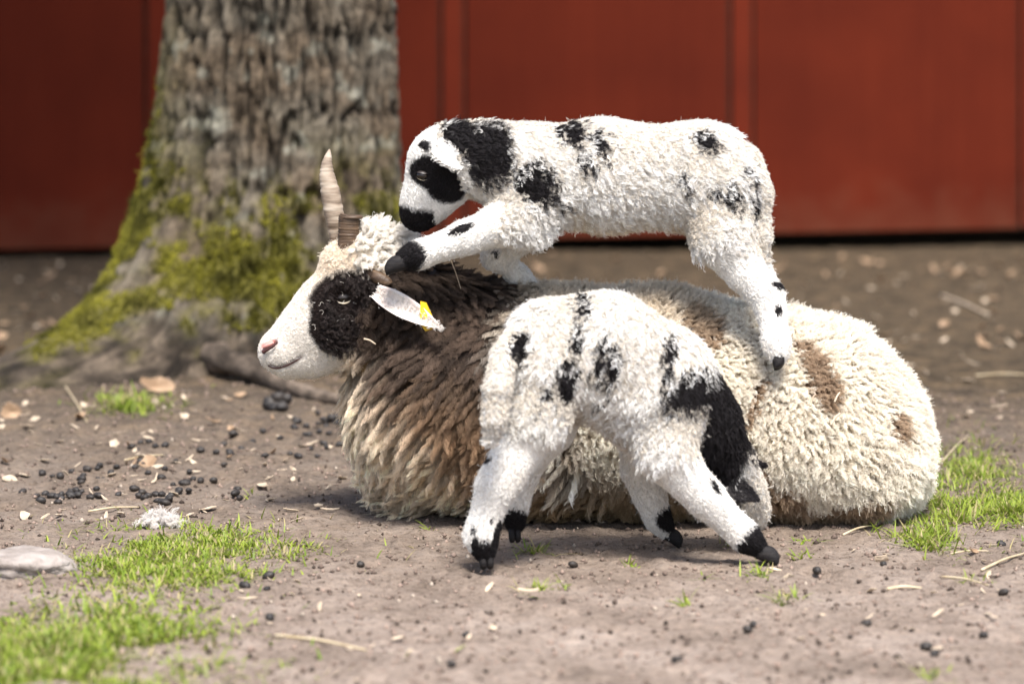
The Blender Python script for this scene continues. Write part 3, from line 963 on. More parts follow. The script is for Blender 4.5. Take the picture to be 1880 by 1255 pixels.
# a few pale curled hairs
iv, ip = S.sample(vis * ishead * smooth(.5, .9, blk), .021, 16, 1.2)
sets.append(strands(ip, Nn[iv], np.tile([.2, 0, -.4], (len(ip), 1)), .020, .001, .0045, 1.1, .6, 1, 8, 0, np.array([.5, .45, .38]), np.array([.7, .65, .58]), .00045, .001, 0, 26, .0, 1.0, .2)[:3])
emit('face_hair', sets, HAIR_S, ewe)
add_eyes(ewe, V, 633, 545, .18, .0125, math.radians(-6), LID)

DARKSKIN = noise_mat('dark_lip_skin', [(.3, (.035, .014, .013)), (.7, (.09, .035, .03))], 60, rough=.4, bump=0)
PINK = noise_mat('pink_nose_skin', [(.3, (.52, .22, .19)), (.7, (.66, .33, .29))], 60, rough=.4, bump=.1)
def on_face(px, py, side, push=.0):
    c = P(px, py, .19)
    y = near_y(V, c[0], c[2], .0045)[0 if side < 0 else 1]
    return np.array([c[0], y + side * push, c[2]])
def face_line(name, pts, w, mat, side, push):
    c = [on_face(x, y, side, push) for x, y in pts]
    v, f = tube(c, w, 8)
    return mesh_obj(name, v, f, mat, ewe)
for sd in (-1, 1):
    face_line('nose', [(484, 637), (490, 634), (497, 631), (503, 628)], [.003, .0042, .0042, .002], PINK, sd, .0004)
    face_line('nostril', [(484, 645), (489, 642), (497, 638), (504, 633), (508, 627)], [.0045, .0034, .0024, .0026, .0018], DARKSKIN, sd, .0042)
    face_line('lip', [(492, 671), (500, 675), (510, 675), (522, 672), (535, 666), (545, 660), (552, 656)], [.0010, .0014, .0015, .0015, .0014, .0012, .0005], DARKSKIN, sd, .0012)
HORN = noise_mat('horn_pale', [(.32, (.12, .085, .058)), (.48, (.30, .235, .175)), (.70, (.46, .39, .31))], 26, 5, .55, .5, 60, .002, .35, (.6, .6, 3))
HORND = noise_mat('horn_brown', [(.3, (.035, .020, .012)), (.6, (.10, .062, .036)), (.8, (.20, .13, .08))], 24, 5, .5, .6, 70, .002, .4, (1, 1, 5))
def horn(pts, name, mat, ring=.05, nring=14, ysq=.8, seed=1, flat=None):
    c = np.array([P(*q[:3]) for q in pts]); r = [mm(q[3], q[2]) for q in pts]
    t = np.linspace(0, len(pts) - 1, 70)
    cc_ = np.stack([np.interp(t, range(len(pts)), c[:, k]) for k in range(3)], -1)
    rr = np.interp(t, range(len(pts)), r)
    for _ in range(10): cc_[1:-1] = (cc_[:-2] + 2 * cc_[1:-1] + cc_[2:]) / 4
    secs = []
    for i in range(len(t)):
        d = unit(cc_[min(i + 1, 69)] - cc_[max(i - 1, 0)])
        sx = unit(np.cross(d, [0, 1, 0])); sy = np.cross(d, sx)
        k_ = 1 + ring * (abs(math.sin(nring * math.pi * i / 69 + .6 * math.sin(i * .7))) - .5) + .03 * math.sin(i * 1.9)
        secs.append((cc_[i], sx * rr[i] * k_, sy * rr[i] * k_ * ysq))
    v, f = loft(secs, 22)
    return mesh_obj(name, v, f, mat, ewe)
h1 = horn([(622, 450, .225, 15), (617, 415, .225, 16.5), (612, 385, .225, 18), (606, 350, .226, 17.5), (600, 322, .227, 14), (600, 300, .228, 10), (603, 285, .229, 6), (605, 274, .229, 1.2)], 'horn', HORN, .07, 15)
h1['label'] = 'tall pale ringed upright horn'
h2 = horn([(640, 478, .185, 19.5), (640, 455, .185, 19.5), (640, 430, .185, 19.5), (641, 408, .185, 19.5), (642, 400, .185, 20.5), (643, 397, .185, 17)], 'horn', HORND, .05, 9)
h2['label'] = 'brown blunt sawn-off horn'
# chipped lip on the sawn end
cap_v, cap_f = loft([(P(644, 401, .183), np.array([.0225, 0, -.001]), np.array([0, .017, 0])), (P(648, 396, .183), np.array([.019, 0, -.001]), np.array([0, .015, 0])), (P(652, 395, .183), np.array([.012, 0, .0]), np.array([0, .011, 0]))], 14)
mesh_obj('chipped_rim', cap_v, cap_f, HORND, h2)
h3 = horn([(676, 500, .155, 10), (692, 509, .142, 12), (705, 515, .136, 11.5), (712, 520, .134, 9.5), (713, 523, .134, 7)], 'horn', HORND, .06, 5, .9)
h3['label'] = 'short stubby brown side horn'
EARM = col_mat('ear_skin', .6, .2)
def ear_col(vs):
    n = fbm(vs * 60, 3, 5)
    return mixc(np.tile([.76, .70, .64], (len(vs), 1)), np.array([.66, .49, .43]), smooth(.4, .65, n) * .5)
eo, ev, en = leaf_ear(ewe, P(690, 536, .118), P(806, 599, .045), .0225, (-.42, -.70, .58), EARM, .6, 'ear', ear_col)
leaf_ear(ewe, P(700, 528, .285), P(800, 575, .36), .030, (-.2, .75, .6), EARM, .38, 'ear', ear_col)
en = unit(np.tile([-.35, -.78, .50], (len(ev), 1)))
sel = rng.integers(0, 15, 1500) * 9 + rng.integers(1, 8, 1500)
ecol = np.tile([.80, .75, .69], (1500, 1))
emit('ear_hair', [strands(ev[sel] + rng.normal(size=(1500, 3)) * .0025, en[sel], np.tile([.8, 0, -.5], (1500, 1)), .004, .001, .0004, 1, .82, 3, 4, .1, ecol * .9, ecol, .0003, .0008, 0, 31)], HAIR_S, eo)
YEL = noise_mat('yellow_tag_plastic', [(.3, (.74, .46, .015)), (.7, (.84, .56, .03))], 40, rough=.35, bump=.05)
tg0 = [P(772, 553, .080), P(783, 556, .076), P(793, 578, .068), P(794, 604, .068), P(781, 608, .072), P(771, 594, .078)]
tgc = np.mean(tg0, 0)
tn_ = np.array([0, -.003, .001])
tvv = [q - tn_ for q in tg0] + [q + tn_ for q in tg0]
tff = [tuple(range(6))[::-1], tuple(range(6, 12))] + [(i, (i + 1) % 6, 6 + (i + 1) % 6, 6 + i) for i in range(6)]
et = mesh_obj('ear_tag', tvv, tff, YEL, eo, False)
bv, bf = sphere(tuple(tgc + np.array([0, .004, .0])), .004, 10, 6)
mesh_obj('tag_stud', bv, bf, YEL, eo)

# ================================================================== LAMB ON THE EWE'S BACK
AY = .14
a_pr = []
a_pr += chain('body', [(965, 322, .15, 80), (1100, 322, .15, 92), (1290, 326, .15, 90), (1335, 350, .15, 68)], .92, .04)
a_pr += chain('neck', [(965, 312, .15, 78), (885, 290, .145, 56), (830, 284, .14, 50)], .85, .04)
a_pr += chain('head', [(808, 300, .14, 60), (797, 345, .14, 46), (774, 381, .14, 28), (765, 398, .14, 21)], .74, .03)
a_pr += chain('leg', [(1325, 352, .11, 67), (1327, 435, .085, 49), (1368, 500, .07, 27), (1408, 543, .06, 23), (1419, 590, .045, 14), (1426, 632, .028, 16), (1429, 648, .022, 13)], .85, .035)
a_pr += chain('leg', [(1320, 352, .19, 65), (1326, 430, .205, 44), (1380, 490, .215, 23), (1403, 525, .22, 15), (1414, 560, .22, 13)], .85, .035)
a_pr += chain('tail', [(1370, 292, .135, 22), (1392, 355, .115, 20), (1394, 430, .105, 17), (1400, 478, .105, 11)], 1, .015)
a_pr += chain('leg', [(992, 365, .11, 56), (962, 405, .095, 40), (905, 418, .085, 26), (850, 438, .08, 22), (805, 455, .075, 15), (765, 469, .07, 17), (742, 477, .07, 14)], .9, .035)
a_pr += chain('leg', [(992, 372, .19, 52), (955, 425, .2, 32), (912, 470, .2, 20), (950, 505, .24, 14), (985, 530, .26, 11)], .9, .03)
VA, FA, NA, tA, axA = skin(a_pr, .003)
ua, va = uv(VA, .10)
isheadA = tA == 'head'
da_mouth = seg_dist(ua, va, [(755, 415), (775, 408), (790, 398)])
eyeA = np.hypot(ua - 776, va - 323)
VA = VA - NA * ((.005 * np.exp(-(eyeA / 11) ** 2) + .003 * np.exp(-(da_mouth / 3) ** 2)) * isheadA)[:, None]

A_black = [(893, 262, 44, 40, 20), (915, 285, 26, 34), (885, 300, 34, 28), (846, 250, 40, 24, 20),                         # neck
           (972, 312, 30, 17, -35), (986, 345, 26, 20, -20), (958, 338, 16, 16), (1005, 322, 10, 20, 20), (1022, 362, 11, 8),
           (1032, 243, 16, 10), (1055, 243, 14, 17), (1098, 262, 12, 22), (1072, 292, 15, 13), (1290, 256, 23, 15),
           (1252, 327, 11, 13), (1312, 352, 12, 13), (1339, 358, 13, 26, 5), (1367, 314, 12, 9, -20), (1386, 370, 9, 30),
           (1424, 518, 14, 6, 15), (1424, 562, 8, 10)]
A_face = [(802, 322, 50, 34, 15), (820, 345, 36, 32), (775, 318, 24, 24)]
A_sock = [(737, 476, 52, 34, -20), (850, 418, 26, 7, -22), (912, 470, 6, 8)]
def lambA_color(p, tg, Y=.08):
    b_ = spots(p, Y, A_black, 45, .55, 5)
    hd = spots(p, Y, A_face, 30, .12, 6)
    u_, v_ = uv(p, Y)
    hd = np.maximum(hd, smooth(382, 392, v_ + (u_ - 750) * -.12 + 8 * (fbm(p * 60, 2, 5) - .5)) * (u_ < 795))
    sk = spots(p, Y, A_sock, 40, .2, 8) * (u_ < 930)
    k_ = np.where(tg == 'head', np.maximum(hd, spots(p, Y, [(850, 246, 36, 24, 25)], 40, .3, 5)), b_)
    k_ = np.maximum(k_, np.where(tg == 'leg', sk, 0))
    near = p[:, 1] < .155
    k_ = np.where(near | (tg == 'head') | (u_ < 960), k_, spots(p + np.array([.05, 0, .02]), Y, A_black, 45, .55, 15))
    base = np.tile(WHITE, (len(p), 1))
    belly = smooth(395, 445, v_ + 30 * (fbm(p * 20, 2, 4) - .5)) * np.isin(tg, ['body', 'neck'])
    base = mixc(base, np.array([.74, .58, .40]), belly * .8)
    dirt = smooth(.5, .75, fbm(p * 14, 3, 14)) * .25
    base = mixc(base, np.array([.74, .66, .55]), dirt * .7)
    return mixc(base, BLACK, k_), k_
def lamb_body(name, V, F, Nn, tg, colorf, label, Y, seed, flow_body, pinkf=None):
    c, k_ = colorf(V, tg)
    if pinkf is not None: c = pinkf(c)
    o = mesh_obj(name, V, F, SKIN, None, True, c * .9)
    tag(o, label, 'lamb')
    return o
lambA = lamb_body('lamb', VA, FA, NA, tA, lambA_color, 'spotted white lamb with black eye patch climbing on the ewe', .08, 1, None)

def lamb_fur(o, V, F, Nn, tg, axd, colorf, flow_body, seed, bare=None, nose=None, legmix=None, extra=None):
    S = Surf(V, F, Nn)
    wool = np.isin(tg, ['body', 'neck', 'tail']).astype(float)
    if extra is not None: wool = np.maximum(wool, extra)
    if legmix is not None: wool = np.maximum(wool, legmix)
    sets = []
    iv, ip = S.sample(wool, .0064, seed, 3)
    c, k_ = colorf(ip, tg[iv])
    c2 = np.where(k_[:, None] > .5, np.clip(c * 1.6 + .004, 0, 1), np.clip(c * 1.06, 0, .95))
    Ln = np.where(tg[iv] == 'tail', .015, np.where(tg[iv] == 'head', .016, .036))
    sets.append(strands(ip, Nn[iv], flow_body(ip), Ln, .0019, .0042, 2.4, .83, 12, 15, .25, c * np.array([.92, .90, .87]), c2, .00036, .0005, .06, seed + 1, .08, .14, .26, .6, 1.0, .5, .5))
    # undercoat that closes the gaps, its beige roots darkened for shade between locks
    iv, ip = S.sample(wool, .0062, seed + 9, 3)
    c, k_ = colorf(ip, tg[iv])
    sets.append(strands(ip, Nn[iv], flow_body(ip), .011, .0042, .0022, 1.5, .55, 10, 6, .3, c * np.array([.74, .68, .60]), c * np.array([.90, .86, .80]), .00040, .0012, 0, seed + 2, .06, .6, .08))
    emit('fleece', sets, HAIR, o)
    sets = []
    leg = np.isin(tg, ['leg']) * (1 - wool) 
    iv, ip = S.sample(leg, .0036, seed + 3, 2.5)
    c, k_ = colorf(ip, tg[iv])
    sets.append(strands(ip, Nn[iv], axd[iv] + np.array([0, 0, -.15]), .008, .0020, .0006, .8, .82, 10, 6, .55, c * np.array([.78, .74, .69]), np.clip(c * 1.06, 0, 1), .00036, .0011, .05, seed + 4, .06, .24, .14))
    hd = (tg == 'head') * (1 - wool)
    if bare is not None: hd = hd * (1 - bare)
    iv, ip = S.sample(hd, .0024, seed + 5, 2.3)
    c, k_ = colorf(ip, tg[iv])
    sets.append(strands(ip, Nn[iv], -axd[iv] * .8 + np.array([0, 0, .05]), .0065, .0014, .0004, 1, .70, 5, 4, .15, c * .86, np.clip(c * 1.05, 0, 1), .00033, .0007, 0, seed + 6, .06, .35, .10))
    emit('coat_hair', sets, HAIR_S, o)
legA = ((tA == 'leg') & (VA[:, 1] < .3)).astype(float)
uA, vA = uv(VA, .09)
legmixA = legA * np.maximum(smooth(470, 420, vA + 30 * (fbm(VA * 25, 2, 3) - .5)) * (uA > 1250), smooth(905, 960, uA + 40 * (fbm(VA * 25, 2, 3) - .5)) * (uA < 1150) * (vA < 440))
flowA = lambda p: np.stack([.45 + 0 * p[:, 0], -.1 + 0 * p[:, 0], -.8 + 0 * p[:, 0]], -1) + .9 * (np.stack([fbm(p * 18, 2, 51), fbm(p * 18, 2, 52), fbm(p * 18, 2, 53)], -1) - .5)
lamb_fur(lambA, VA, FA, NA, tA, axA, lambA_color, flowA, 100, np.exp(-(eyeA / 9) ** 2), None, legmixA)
add_eyes(lambA, VA, 776, 323, .10, .0105, math.radians(8), LID, .12)
def earA_col(vs):
    u_, v_ = uv(vs, .10)
    return mixc(np.tile(WHITE, (len(vs), 1)), BLACK, smooth(794, 786, u_))
for Yb, Yt, fy in ((.084, .022, -.75), (.19, .25, .75)):
    eo_, ev_, en_ = leaf_ear(lambA, P(846, 300, Yb), P(782, 264, Yt), .0235, (-.2, fy, .5), EARM, .4, 'ear', earA_col)
    sel = rng.integers(0, 135, 900); ec = earA_col(ev_[sel])
    emit('ear_hair', [strands(ev_[sel] + rng.normal(size=(900, 3)) * .002, np.tile(unit(np.array([-.2, fy, .5])), (900, 1)), np.tile([-.6, 0, .1], (900, 1)), .009, .001, .0006, 1, .75, 4, 4, .2, ec * .9, ec, .00033, .001, 0, 33)], HAIR_S, eo_)
hoof(lambA, 724, 486, .07, (-.9, 0, -.30), .034)
hoof(lambA, 1429, 660, .020, (.2, -.35, -.9), .028, (1, 0, .2))
hoof(lambA, 1418, 572, .22, (.25, 0, -.95), .026, (1, 0, .2))
hoof(lambA, 1000, 542, .265, (.8, 0, -.5), .026)

# ================================================================== LAMB STANDING IN FRONT, SUCKLING
b_pr = []
b_pr += chain('body', [(1012, 630, -.27, 80), (1110, 648, -.25, 98), (1200, 695, -.22, 97)], .85, .04)
b_pr += chain('body', [(1120, 680, -.25, 86), (1190, 735, -.225, 90)], .85, .04)
b_pr += chain('leg', [(1000, 685, -.31, 72), (985, 770, -.325, 49), (937, 850, -.335, 31), (910, 896, -.34, 27), (893, 945, -.34, 16), (883, 984, -.34, 20), (890, 1012, -.34, 15)], .85, .035)
b_pr += chain('leg', [(1005, 695, -.22, 65), (1005, 780, -.215, 42), (962, 850, -.215, 26), (947, 890, -.215, 19), (942, 930, -.215, 15), (946, 962, -.215, 14)], .85, .035)
b_pr += chain('tail', [(948, 622, -.33, 18), (926, 655, -.385, 21), (913, 715, -.425, 21), (908, 765, -.43, 19), (902, 802, -.425, 12)], 1, .005)
b_pr += chain('leg', [(1212, 745, -.27, 76), (1222, 830, -.29, 45), (1268, 886, -.29, 27), (1302, 920, -.285, 24), (1335, 953, -.282, 15), (1368, 984, -.28, 18), (1390, 1003, -.278, 14)], .85, .035)
b_pr += chain('leg', [(1190, 780, -.16, 56), (1180, 860, -.13, 32), (1193, 910, -.125, 22), (1208, 952, -.12, 16), (1222, 972, -.118, 13)], .9, .03)
b_pr += chain('neck', [(1220, 705, -.22, 86), (1278, 775, -.19, 68), (1318, 835, -.165, 54)], .9, .04)
b_pr += chain('head', [(1332, 862, -.155, 50), (1354, 900, -.125, 40), (1374, 934, -.095, 27), (1382, 948, -.08, 20)], .8, .03)
VB, FB, NB, tB, axB = skin(b_pr, .003)
B_black = [(960, 632, 24, 22), (1061, 622, 12, 26, 8), (1044, 678, 22, 24), (1040, 712, 12, 22, 5), (1076, 563, 13, 16, -30), (1003, 716, 9, 10),
           (1112, 628, 14, 22, -10), (1131, 662, 12, 38, 5), (1100, 668, 10, 16), (1229, 632, 13, 24), (1227, 685, 11, 18),
           (1258, 722, 30, 34, -20), (1285, 690, 12, 22), (1282, 765, 30, 42, -25), (1262, 695, 14, 14), (1308, 815, 32, 46, -25), (1290, 720, 18, 34, -20), (1328, 862, 36, 48, -20), (1118, 728, 11, 6)]
B_leg = [(890, 1020, 30, 38), (945, 975, 30, 28), (873, 1000, 9, 30), (912, 985, 8, 40, 10), (1408, 1010, 48, 40, 35), (1372, 1008, 20, 20, 30), (1245, 985, 32, 26), (871, 962, 6, 6), (1312, 893, 5, 16, -35), (893, 838, 12, 4, -25), (905, 945, 3, 5)]
def lambB_color(p, tg, Y=-.3):
    u_, v_ = uv(p, Y)
    ub, vb = uv(p, -.22)
    b_ = spots(p, -.32, B_black, 45, .5, 25)
    b2 = spots(p, -.23, B_black, 45, .4, 25)
    n = fbm(p * 30, 3, 9)
    k_ = np.where(tg == 'body', np.where(ub > 1190, b2, b_), 0)
    k_ = np.where((tg == 'tail') & (v_ < 660) & (u_ > 938), b_, k_)
    nb = smooth(-12, 12, ub - 1236 - np.maximum(0, vb - 745) * .45 + 70 * (n - .5)) * smooth(660, 690, vb + 40 * (n - .5))
    k_ = np.where(tg == 'neck', np.maximum(b2, nb), k_)
    whitepoll = smooth(1362, 1376, ub + 14 * (n - .5)) * smooth(828, 846, vb)
    k_ = np.where(np.isin(tg, ['head', 'neck']), np.where(tg == 'head', 1.0, k_) * (1 - whitepoll), k_)
    k_ = np.where(tg == 'leg', np.maximum(spots(p, -.32, B_leg, 45, .3, 28), b_ * (v_ < 740)), k_)
    base = np.tile(WHITE, (len(p), 1))
    low = smooth(740, 850, v_) * np.isin(tg, ['body'])
    base = mixc(base, np.array([.74, .65, .55]), np.clip(low, 0, 1) * .7)
    dirt = smooth(.5, .75, fbm(p * 14, 3, 19)) * .25
    base = mixc(base, np.array([.74, .66, .55]), dirt * .7)
    return mixc(base, BLACK, k_), k_
lambB = lamb_body('lamb', VB, FB, NB, tB, lambB_color, 'spotted white lamb standing on the soil with its head under the ewe', -.3, 2, None)
uB, vB = uv(VB, -.31)
nB = fbm(VB * 25, 2, 6)
legmixB = (tB == 'leg') * np.maximum(smooth(800, 740, vB + 40 * (nB - .5)) * (uB < 1120), smooth(850, 800, vB + 40 * (nB - .5)) * (uB > 1120))
flowB = lambda p: np.stack([-.40 + 0 * p[:, 0], -.15 + 0 * p[:, 0], -.8 + 0 * p[:, 0]], -1) + .9 * (np.stack([fbm(p * 18, 2, 61), fbm(p * 18, 2, 62), fbm(p * 18, 2, 63)], -1) - .5)
ubh, vbh = uv(VB, -.22)
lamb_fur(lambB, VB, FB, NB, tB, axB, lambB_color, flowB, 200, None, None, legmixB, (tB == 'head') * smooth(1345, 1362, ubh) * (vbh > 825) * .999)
for (bx, by, bY), (tx, ty, tY), fc in (((1318, 882, -.205), (1388, 914, -.222), (.1, -.9, .4)), ((1345, 855, -.09), (1400, 850, -.02), (.3, .7, .5))):
    eo_, ev_, en_ = leaf_ear(lambB, P(bx, by, bY), P(tx, ty, tY), .020, fc, LID, .35, 'ear')
    sel = rng.integers(0, 135, 1400)
    emit('ear_hair', [strands(ev_[sel] + rng.normal(size=(1400, 3)) * .0015, np.tile(unit(np.array(fc, float)), (1400, 1)), np.tile([.8, 0, -.35], (1400, 1)), .007, .001, .0004, 1, .8, 3, 4, .2, BLACK, BLACK * 2, .00033, .0008, 0, 35)], HAIR_S, eo_)
hoof(lambB, 893, 1028, -.345, (.10, -.55, -.60), .022, (.1, -.7, .6))
hoof(lambB, 945, 982, -.225, (.08, -.5, -.75), .019, (.1, -.8, .5))
hoof(lambB, 1414, 1019, -.277, (.90, -.1, -.34), .031)
hoof(lambB, 1240, 987, -.115, (.80, -.1, -.5), .027)

# ------------------------------------------------------------------ grass
def grass_mat(name, a_, b_):
    m = bpy.data.materials.new(name)
    nt, nd, lk, bs = nodes_of(m)
    at = N(nt, 'ShaderNodeAttribute', attribute_name='col')
    lk.new(at.outputs['Color'], bs.inputs['Base Color'])
    bs.inputs['Roughness'].default_value = .5; bs.inputs['Specular IOR Level'].default_value = .3
    tr = N(nt, 'ShaderNodeBsdfTranslucent'); lk.new(at.outputs['Color'], tr.inputs[0])
    mx = N(nt, 'ShaderNodeMixShader', inp={0: .35})
    lk.new(bs.outputs[0], mx.inputs[1]); lk.new(tr.outputs[0], mx.inputs[2]); lk.new(mx.outputs[0], nd['Material Output'].inputs[0])
    return m
GRASS = grass_mat('grass_blade', 0, 0)
def blades(xy, hgt, wid, seed, dry=.22):
    r = np.random.default_rng(seed)
    n = len(xy)
    z = ground_h(xy[:, 0], xy[:, 1])
    root_ = np.stack([xy[:, 0], xy[:, 1], z - .004], -1)
    az = r.uniform(0, 2 * np.pi, n); lean = r.uniform(.3, 1.6, n)
    h = hgt * r.uniform(.3, 1.2, n) * (.45 + 1.1 * fbm(np.stack([xy[:, 0], xy[:, 1], 0 * xy[:, 0]], -1) * 16, 2, seed))
    d = np.stack([np.cos(az) * lean, np.sin(az) * lean, np.ones(n)], -1); d = unit(d)
    sd = np.stack([-np.sin(az), np.cos(az), np.zeros(n)], -1)
    w = wid * r.uniform(.6, 1.3, n)
    out = []
    for t, ww in ((0, 1), (.4, .9), (.75, .6), (1, .05)):
        c = root_ + d * (h * t)[:, None] + np.stack([np.cos(az), np.sin(az), -np.ones(n) * .8], -1) * (h * .35 * t * t * lean)[:, None]
        out.append(c - sd * (w * ww / 2)[:, None]); out.append(c + sd * (w * ww / 2)[:, None])
    V = np.stack(out, 1)
    base = np.arange(n)[:, None] * 8
    F = np.concatenate([base + np.array([[0, 1, 3, 2]]), base + np.array([[2, 3, 5, 4]]), base + np.array([[4, 5, 7, 6]])])
    g1, g2 = np.array([.12, .19, .016]), np.array([.31, .37, .05])
    k_ = r.random((n, 1)); c = g1 * (1 - k_) + g2 * k_
    dr = r.random(n) < dry
    c[dr] = np.array([.40, .34, .16]) * r.uniform(.7, 1.1, (dr.sum(), 1))
    return V.reshape(-1, 3), F, np.repeat(c, 8, 0)
def patch(name, polys, n, hgt, wid, seed, label, nscale=11, thr=.44, **kw):
    r = np.random.default_rng(seed)
    pts = []
    for (u0, v0, ru, rv, wgt) in polys:
        m_ = int(n * wgt)
        a_ = r.uniform(0, 2 * np.pi, m_); q = np.abs(r.normal(size=m_)) * .62
        pts.append(Gs(u0 + ru * q * np.cos(a_), v0 + rv * q * np.sin(a_))[:, :2])
    pts = np.concatenate(pts)
    nn = fbm(np.stack([pts[:, 0], pts[:, 1], 0 * pts[:, 0]], -1) * nscale, 3, seed)
    pts = pts[nn + .10 * r.normal(size=len(pts)) > thr]
    # small clumps
    pts = pts + r.normal(size=pts.shape) * .004
    V, F, c = blades(pts, hgt, wid, seed, **kw)
    return tag(mesh_obj(name, V, F, GRASS, None, False, c), label, 'grass', None, 'stuff')
patch('grass', [(300, 1005, 190, 35, .3), (400, 1000, 190, 30, .3), (300, 1050, 170, 40, .35), (220, 1030, 120, 40, .15)], 20000, .026, .0036, 1, 'short green grass patch beside the pale stone')
patch('grass', [(90, 1190, 260, 80, .5), (60, 1240, 340, 60, .4), (250, 1150, 140, 40, .2)], 20000, .030, .0040, 2, 'blurred green grass in the lower left corner')
patch('grass', [(1790, 930, 160, 45, .4), (1720, 985, 80, 35, .2), (1790, 860, 90, 50, .2), (1860, 940, 80, 40, .2)], 12000, .036, .0034, 3, 'green grass patch behind the rump of the ewe')
patch('grass', [(235, 745, 80, 22, 1)], 900, .035, .004, 4, 'thin grass between the tree roots', thr=.3)
tufts = [(978, 1016, 34, 8, 70), (985, 1083, 26, 8, 60), (1030, 1078, 10, 8, 22), (1160, 1040, 12, 6, 18), (1396, 1056, 26, 7, 45), (1472, 1022, 22, 7, 40), (1470, 995, 20, 5, 34), (1340, 1002, 14, 6, 24),
         (1432, 1105, 16, 8, 26), (1465, 1098, 8, 6, 14), (1262, 1110, 8, 6, 16), (1710, 1245, 26, 14, 60), (1790, 1068, 32, 6, 40), (788, 975, 12, 5, 16), (1290, 1062, 6, 4, 10), (460, 910, 8, 5, 10)]
tuft_lab = ['under the lifted hind hoof of the lamb', 'in the soil in front of the lamb hind hooves', 'beside the larger tuft before the lamb', 'below the lamb belly', 'in front of the lamb front hoof', 'just right of the lamb front hoof', 'behind the lamb front hoof by the fleece', 'between the lamb front legs',
            'in the front soil below the lamb front hoof', 'right of another tuft in the front soil', 'in the front soil under the lamb chest', 'blurred at the bottom edge on the right', 'beside the thin straw near the right edge', 'under the breast wool of the ewe', 'tiny, below the lamb far foreleg', 'tiny, beside the droppings']
for i, (x, y, ru, rv, n) in enumerate(tufts):
    r = np.random.default_rng(300 + i)
    pts = Gs(x + ru * r.normal(size=n) * .5, y + rv * r.normal(size=n) * .5)[:, :2]
    c0 = pts.mean(0)
    V_, F_, c_ = blades(pts, .032, .0034, 300 + i, .1)
    o = mesh_obj('grass_tuft', V_, F_, GRASS, None, False, c_)
    tag(o, 'small green grass tuft ' + tuft_lab[i], 'grass tuft', 'lone grass tufts in the soil')

# ------------------------------------------------------------------ droppings, straw, chips, leaves, stone
DUNG = noise_mat('dung', [(.3, (.010, .009, .009)), (.7, (.034, .026, .020))], 60, rough=.6, spec=.45, bump=.4, dist=.002)
def pellet(r, seed):
    v, f = sphere((0, 0, 0), r, 10, 7, sc=(1.25, 1, .9))
    v = np.array(v); v = v * (1 + .55 * (fbm(v * 110 + seed * 5, 2, seed) - .5))[:, None]
    return list(v), f
pel_me = []
for k_ in range(4):
    v, f = pellet(.0075, k_)
    o = mesh_obj('dropping_source', v, f, DUNG); pel_me.append(o.data); bpy.data.objects.remove(o)
for me_ in pel_me: me_.name = 'dropping'
rp = np.random.default_rng(77)
spots_p = []
for (x, y, su, sv, n, lab) in ((180, 905, 70, 15, 17, 'thick of the heap'), (300, 915, 60, 14, 17, 'right half of the heap'), (150, 880, 60, 16, 12, 'upper left of the heap'), (340, 890, 60, 18, 14, 'upper right of the heap'),
        (90, 915, 50, 14, 8, 'left end of the heap'), (250, 862, 90, 14, 8, 'slope just above the heap'), (420, 830, 110, 26, 12, 'slope midway between heap and ewe'), (580, 790, 70, 35, 14, 'soil close to the ewe breast'), (560, 820, 60, 25, 8, 'soil below the ewe chin'), (310, 820, 60, 14, 5, 'slope below the tree roots')):
    for _ in range(n): spots_p.append((x + su * rp.normal() * .6, y + sv * rp.normal() * .7, rp.uniform(.75, 1.15), lab))
singles = [(436, 902), (440, 918), (662, 1040), (492, 1062), (490, 1085), (495, 1138), (450, 1080), (1052, 1040), (857, 1170), (1372, 1160), (1500, 1052), (1590, 1150), (1622, 1040), (1838, 1003), (1842, 1092), (1806, 1172), (828, 1222), (1243, 1215), (1384, 1152), (1700, 1192), (1716, 1204), (1695, 735), (1700, 718), (1560, 700)]
single_lab = ['above the grass, upper of two', 'above the grass, lower of two', 'between grass and lamb hind hoof', 'right of the grass corner', 'right of the grass corner, lower one', 'in the blurred front soil below the grass', 'beside the grass tip',
    'in front of the lamb hind hooves', 'in the blurred front soil under the lamb', 'in front of the lamb front hoof, upper of two', 'just beyond the lamb front hoof', 'in the front soil far right of the lamb hoof', 'on the soil below the ewe rump', 'beside the curled leaf in the right grass',
    'near the right edge below the straw', 'near the right edge in the front soil', 'at the bottom edge under the lamb hind hoof', 'at the bottom edge under the lamb chest', 'in front of the lamb front hoof, lower of two', 'in the lower right soil, upper of two', 'in the lower right soil, lower of two',
    'behind the ewe rump, nearer one', 'behind the ewe rump, farther one', 'peeping out behind the ewe back']
for (x, y), lab in zip(singles, single_lab): spots_p.append((x, y, rp.uniform(.85, 1.05), 's' + lab))
for k_, (x, y, s_, kind) in enumerate(spots_p):
    if x < -30 or (k_ < 60 and k_ % 9 == 0): continue
    g = G(x, y)
    o = bpy.data.objects.new('dropping', pel_me[k_ % 4]); COL.objects.link(o)
    o.location = (g[0], g[1], g[2] + .005 * s_)
    o.rotation_euler = (rp.uniform(-.4, .4), rp.uniform(-.4, .4), rp.uniform(0, 6.28))
    o.scale = (s_ * rp.uniform(.8, 1.25), s_, s_ * rp.uniform(.8, 1.1))
    if kind[0] != 's' or kind.startswith(('slope', 'soil')): tag(o, 'dark sheep dropping in the ' + kind if 'heap' in kind and 'slope' not in kind else 'dark sheep dropping on the ' + kind, 'dropping', 'sheep droppings: ' + kind)
    else: tag(o, 'lone dark dropping ' + kind[1:], 'dropping', 'lone sheep droppings on the soil')
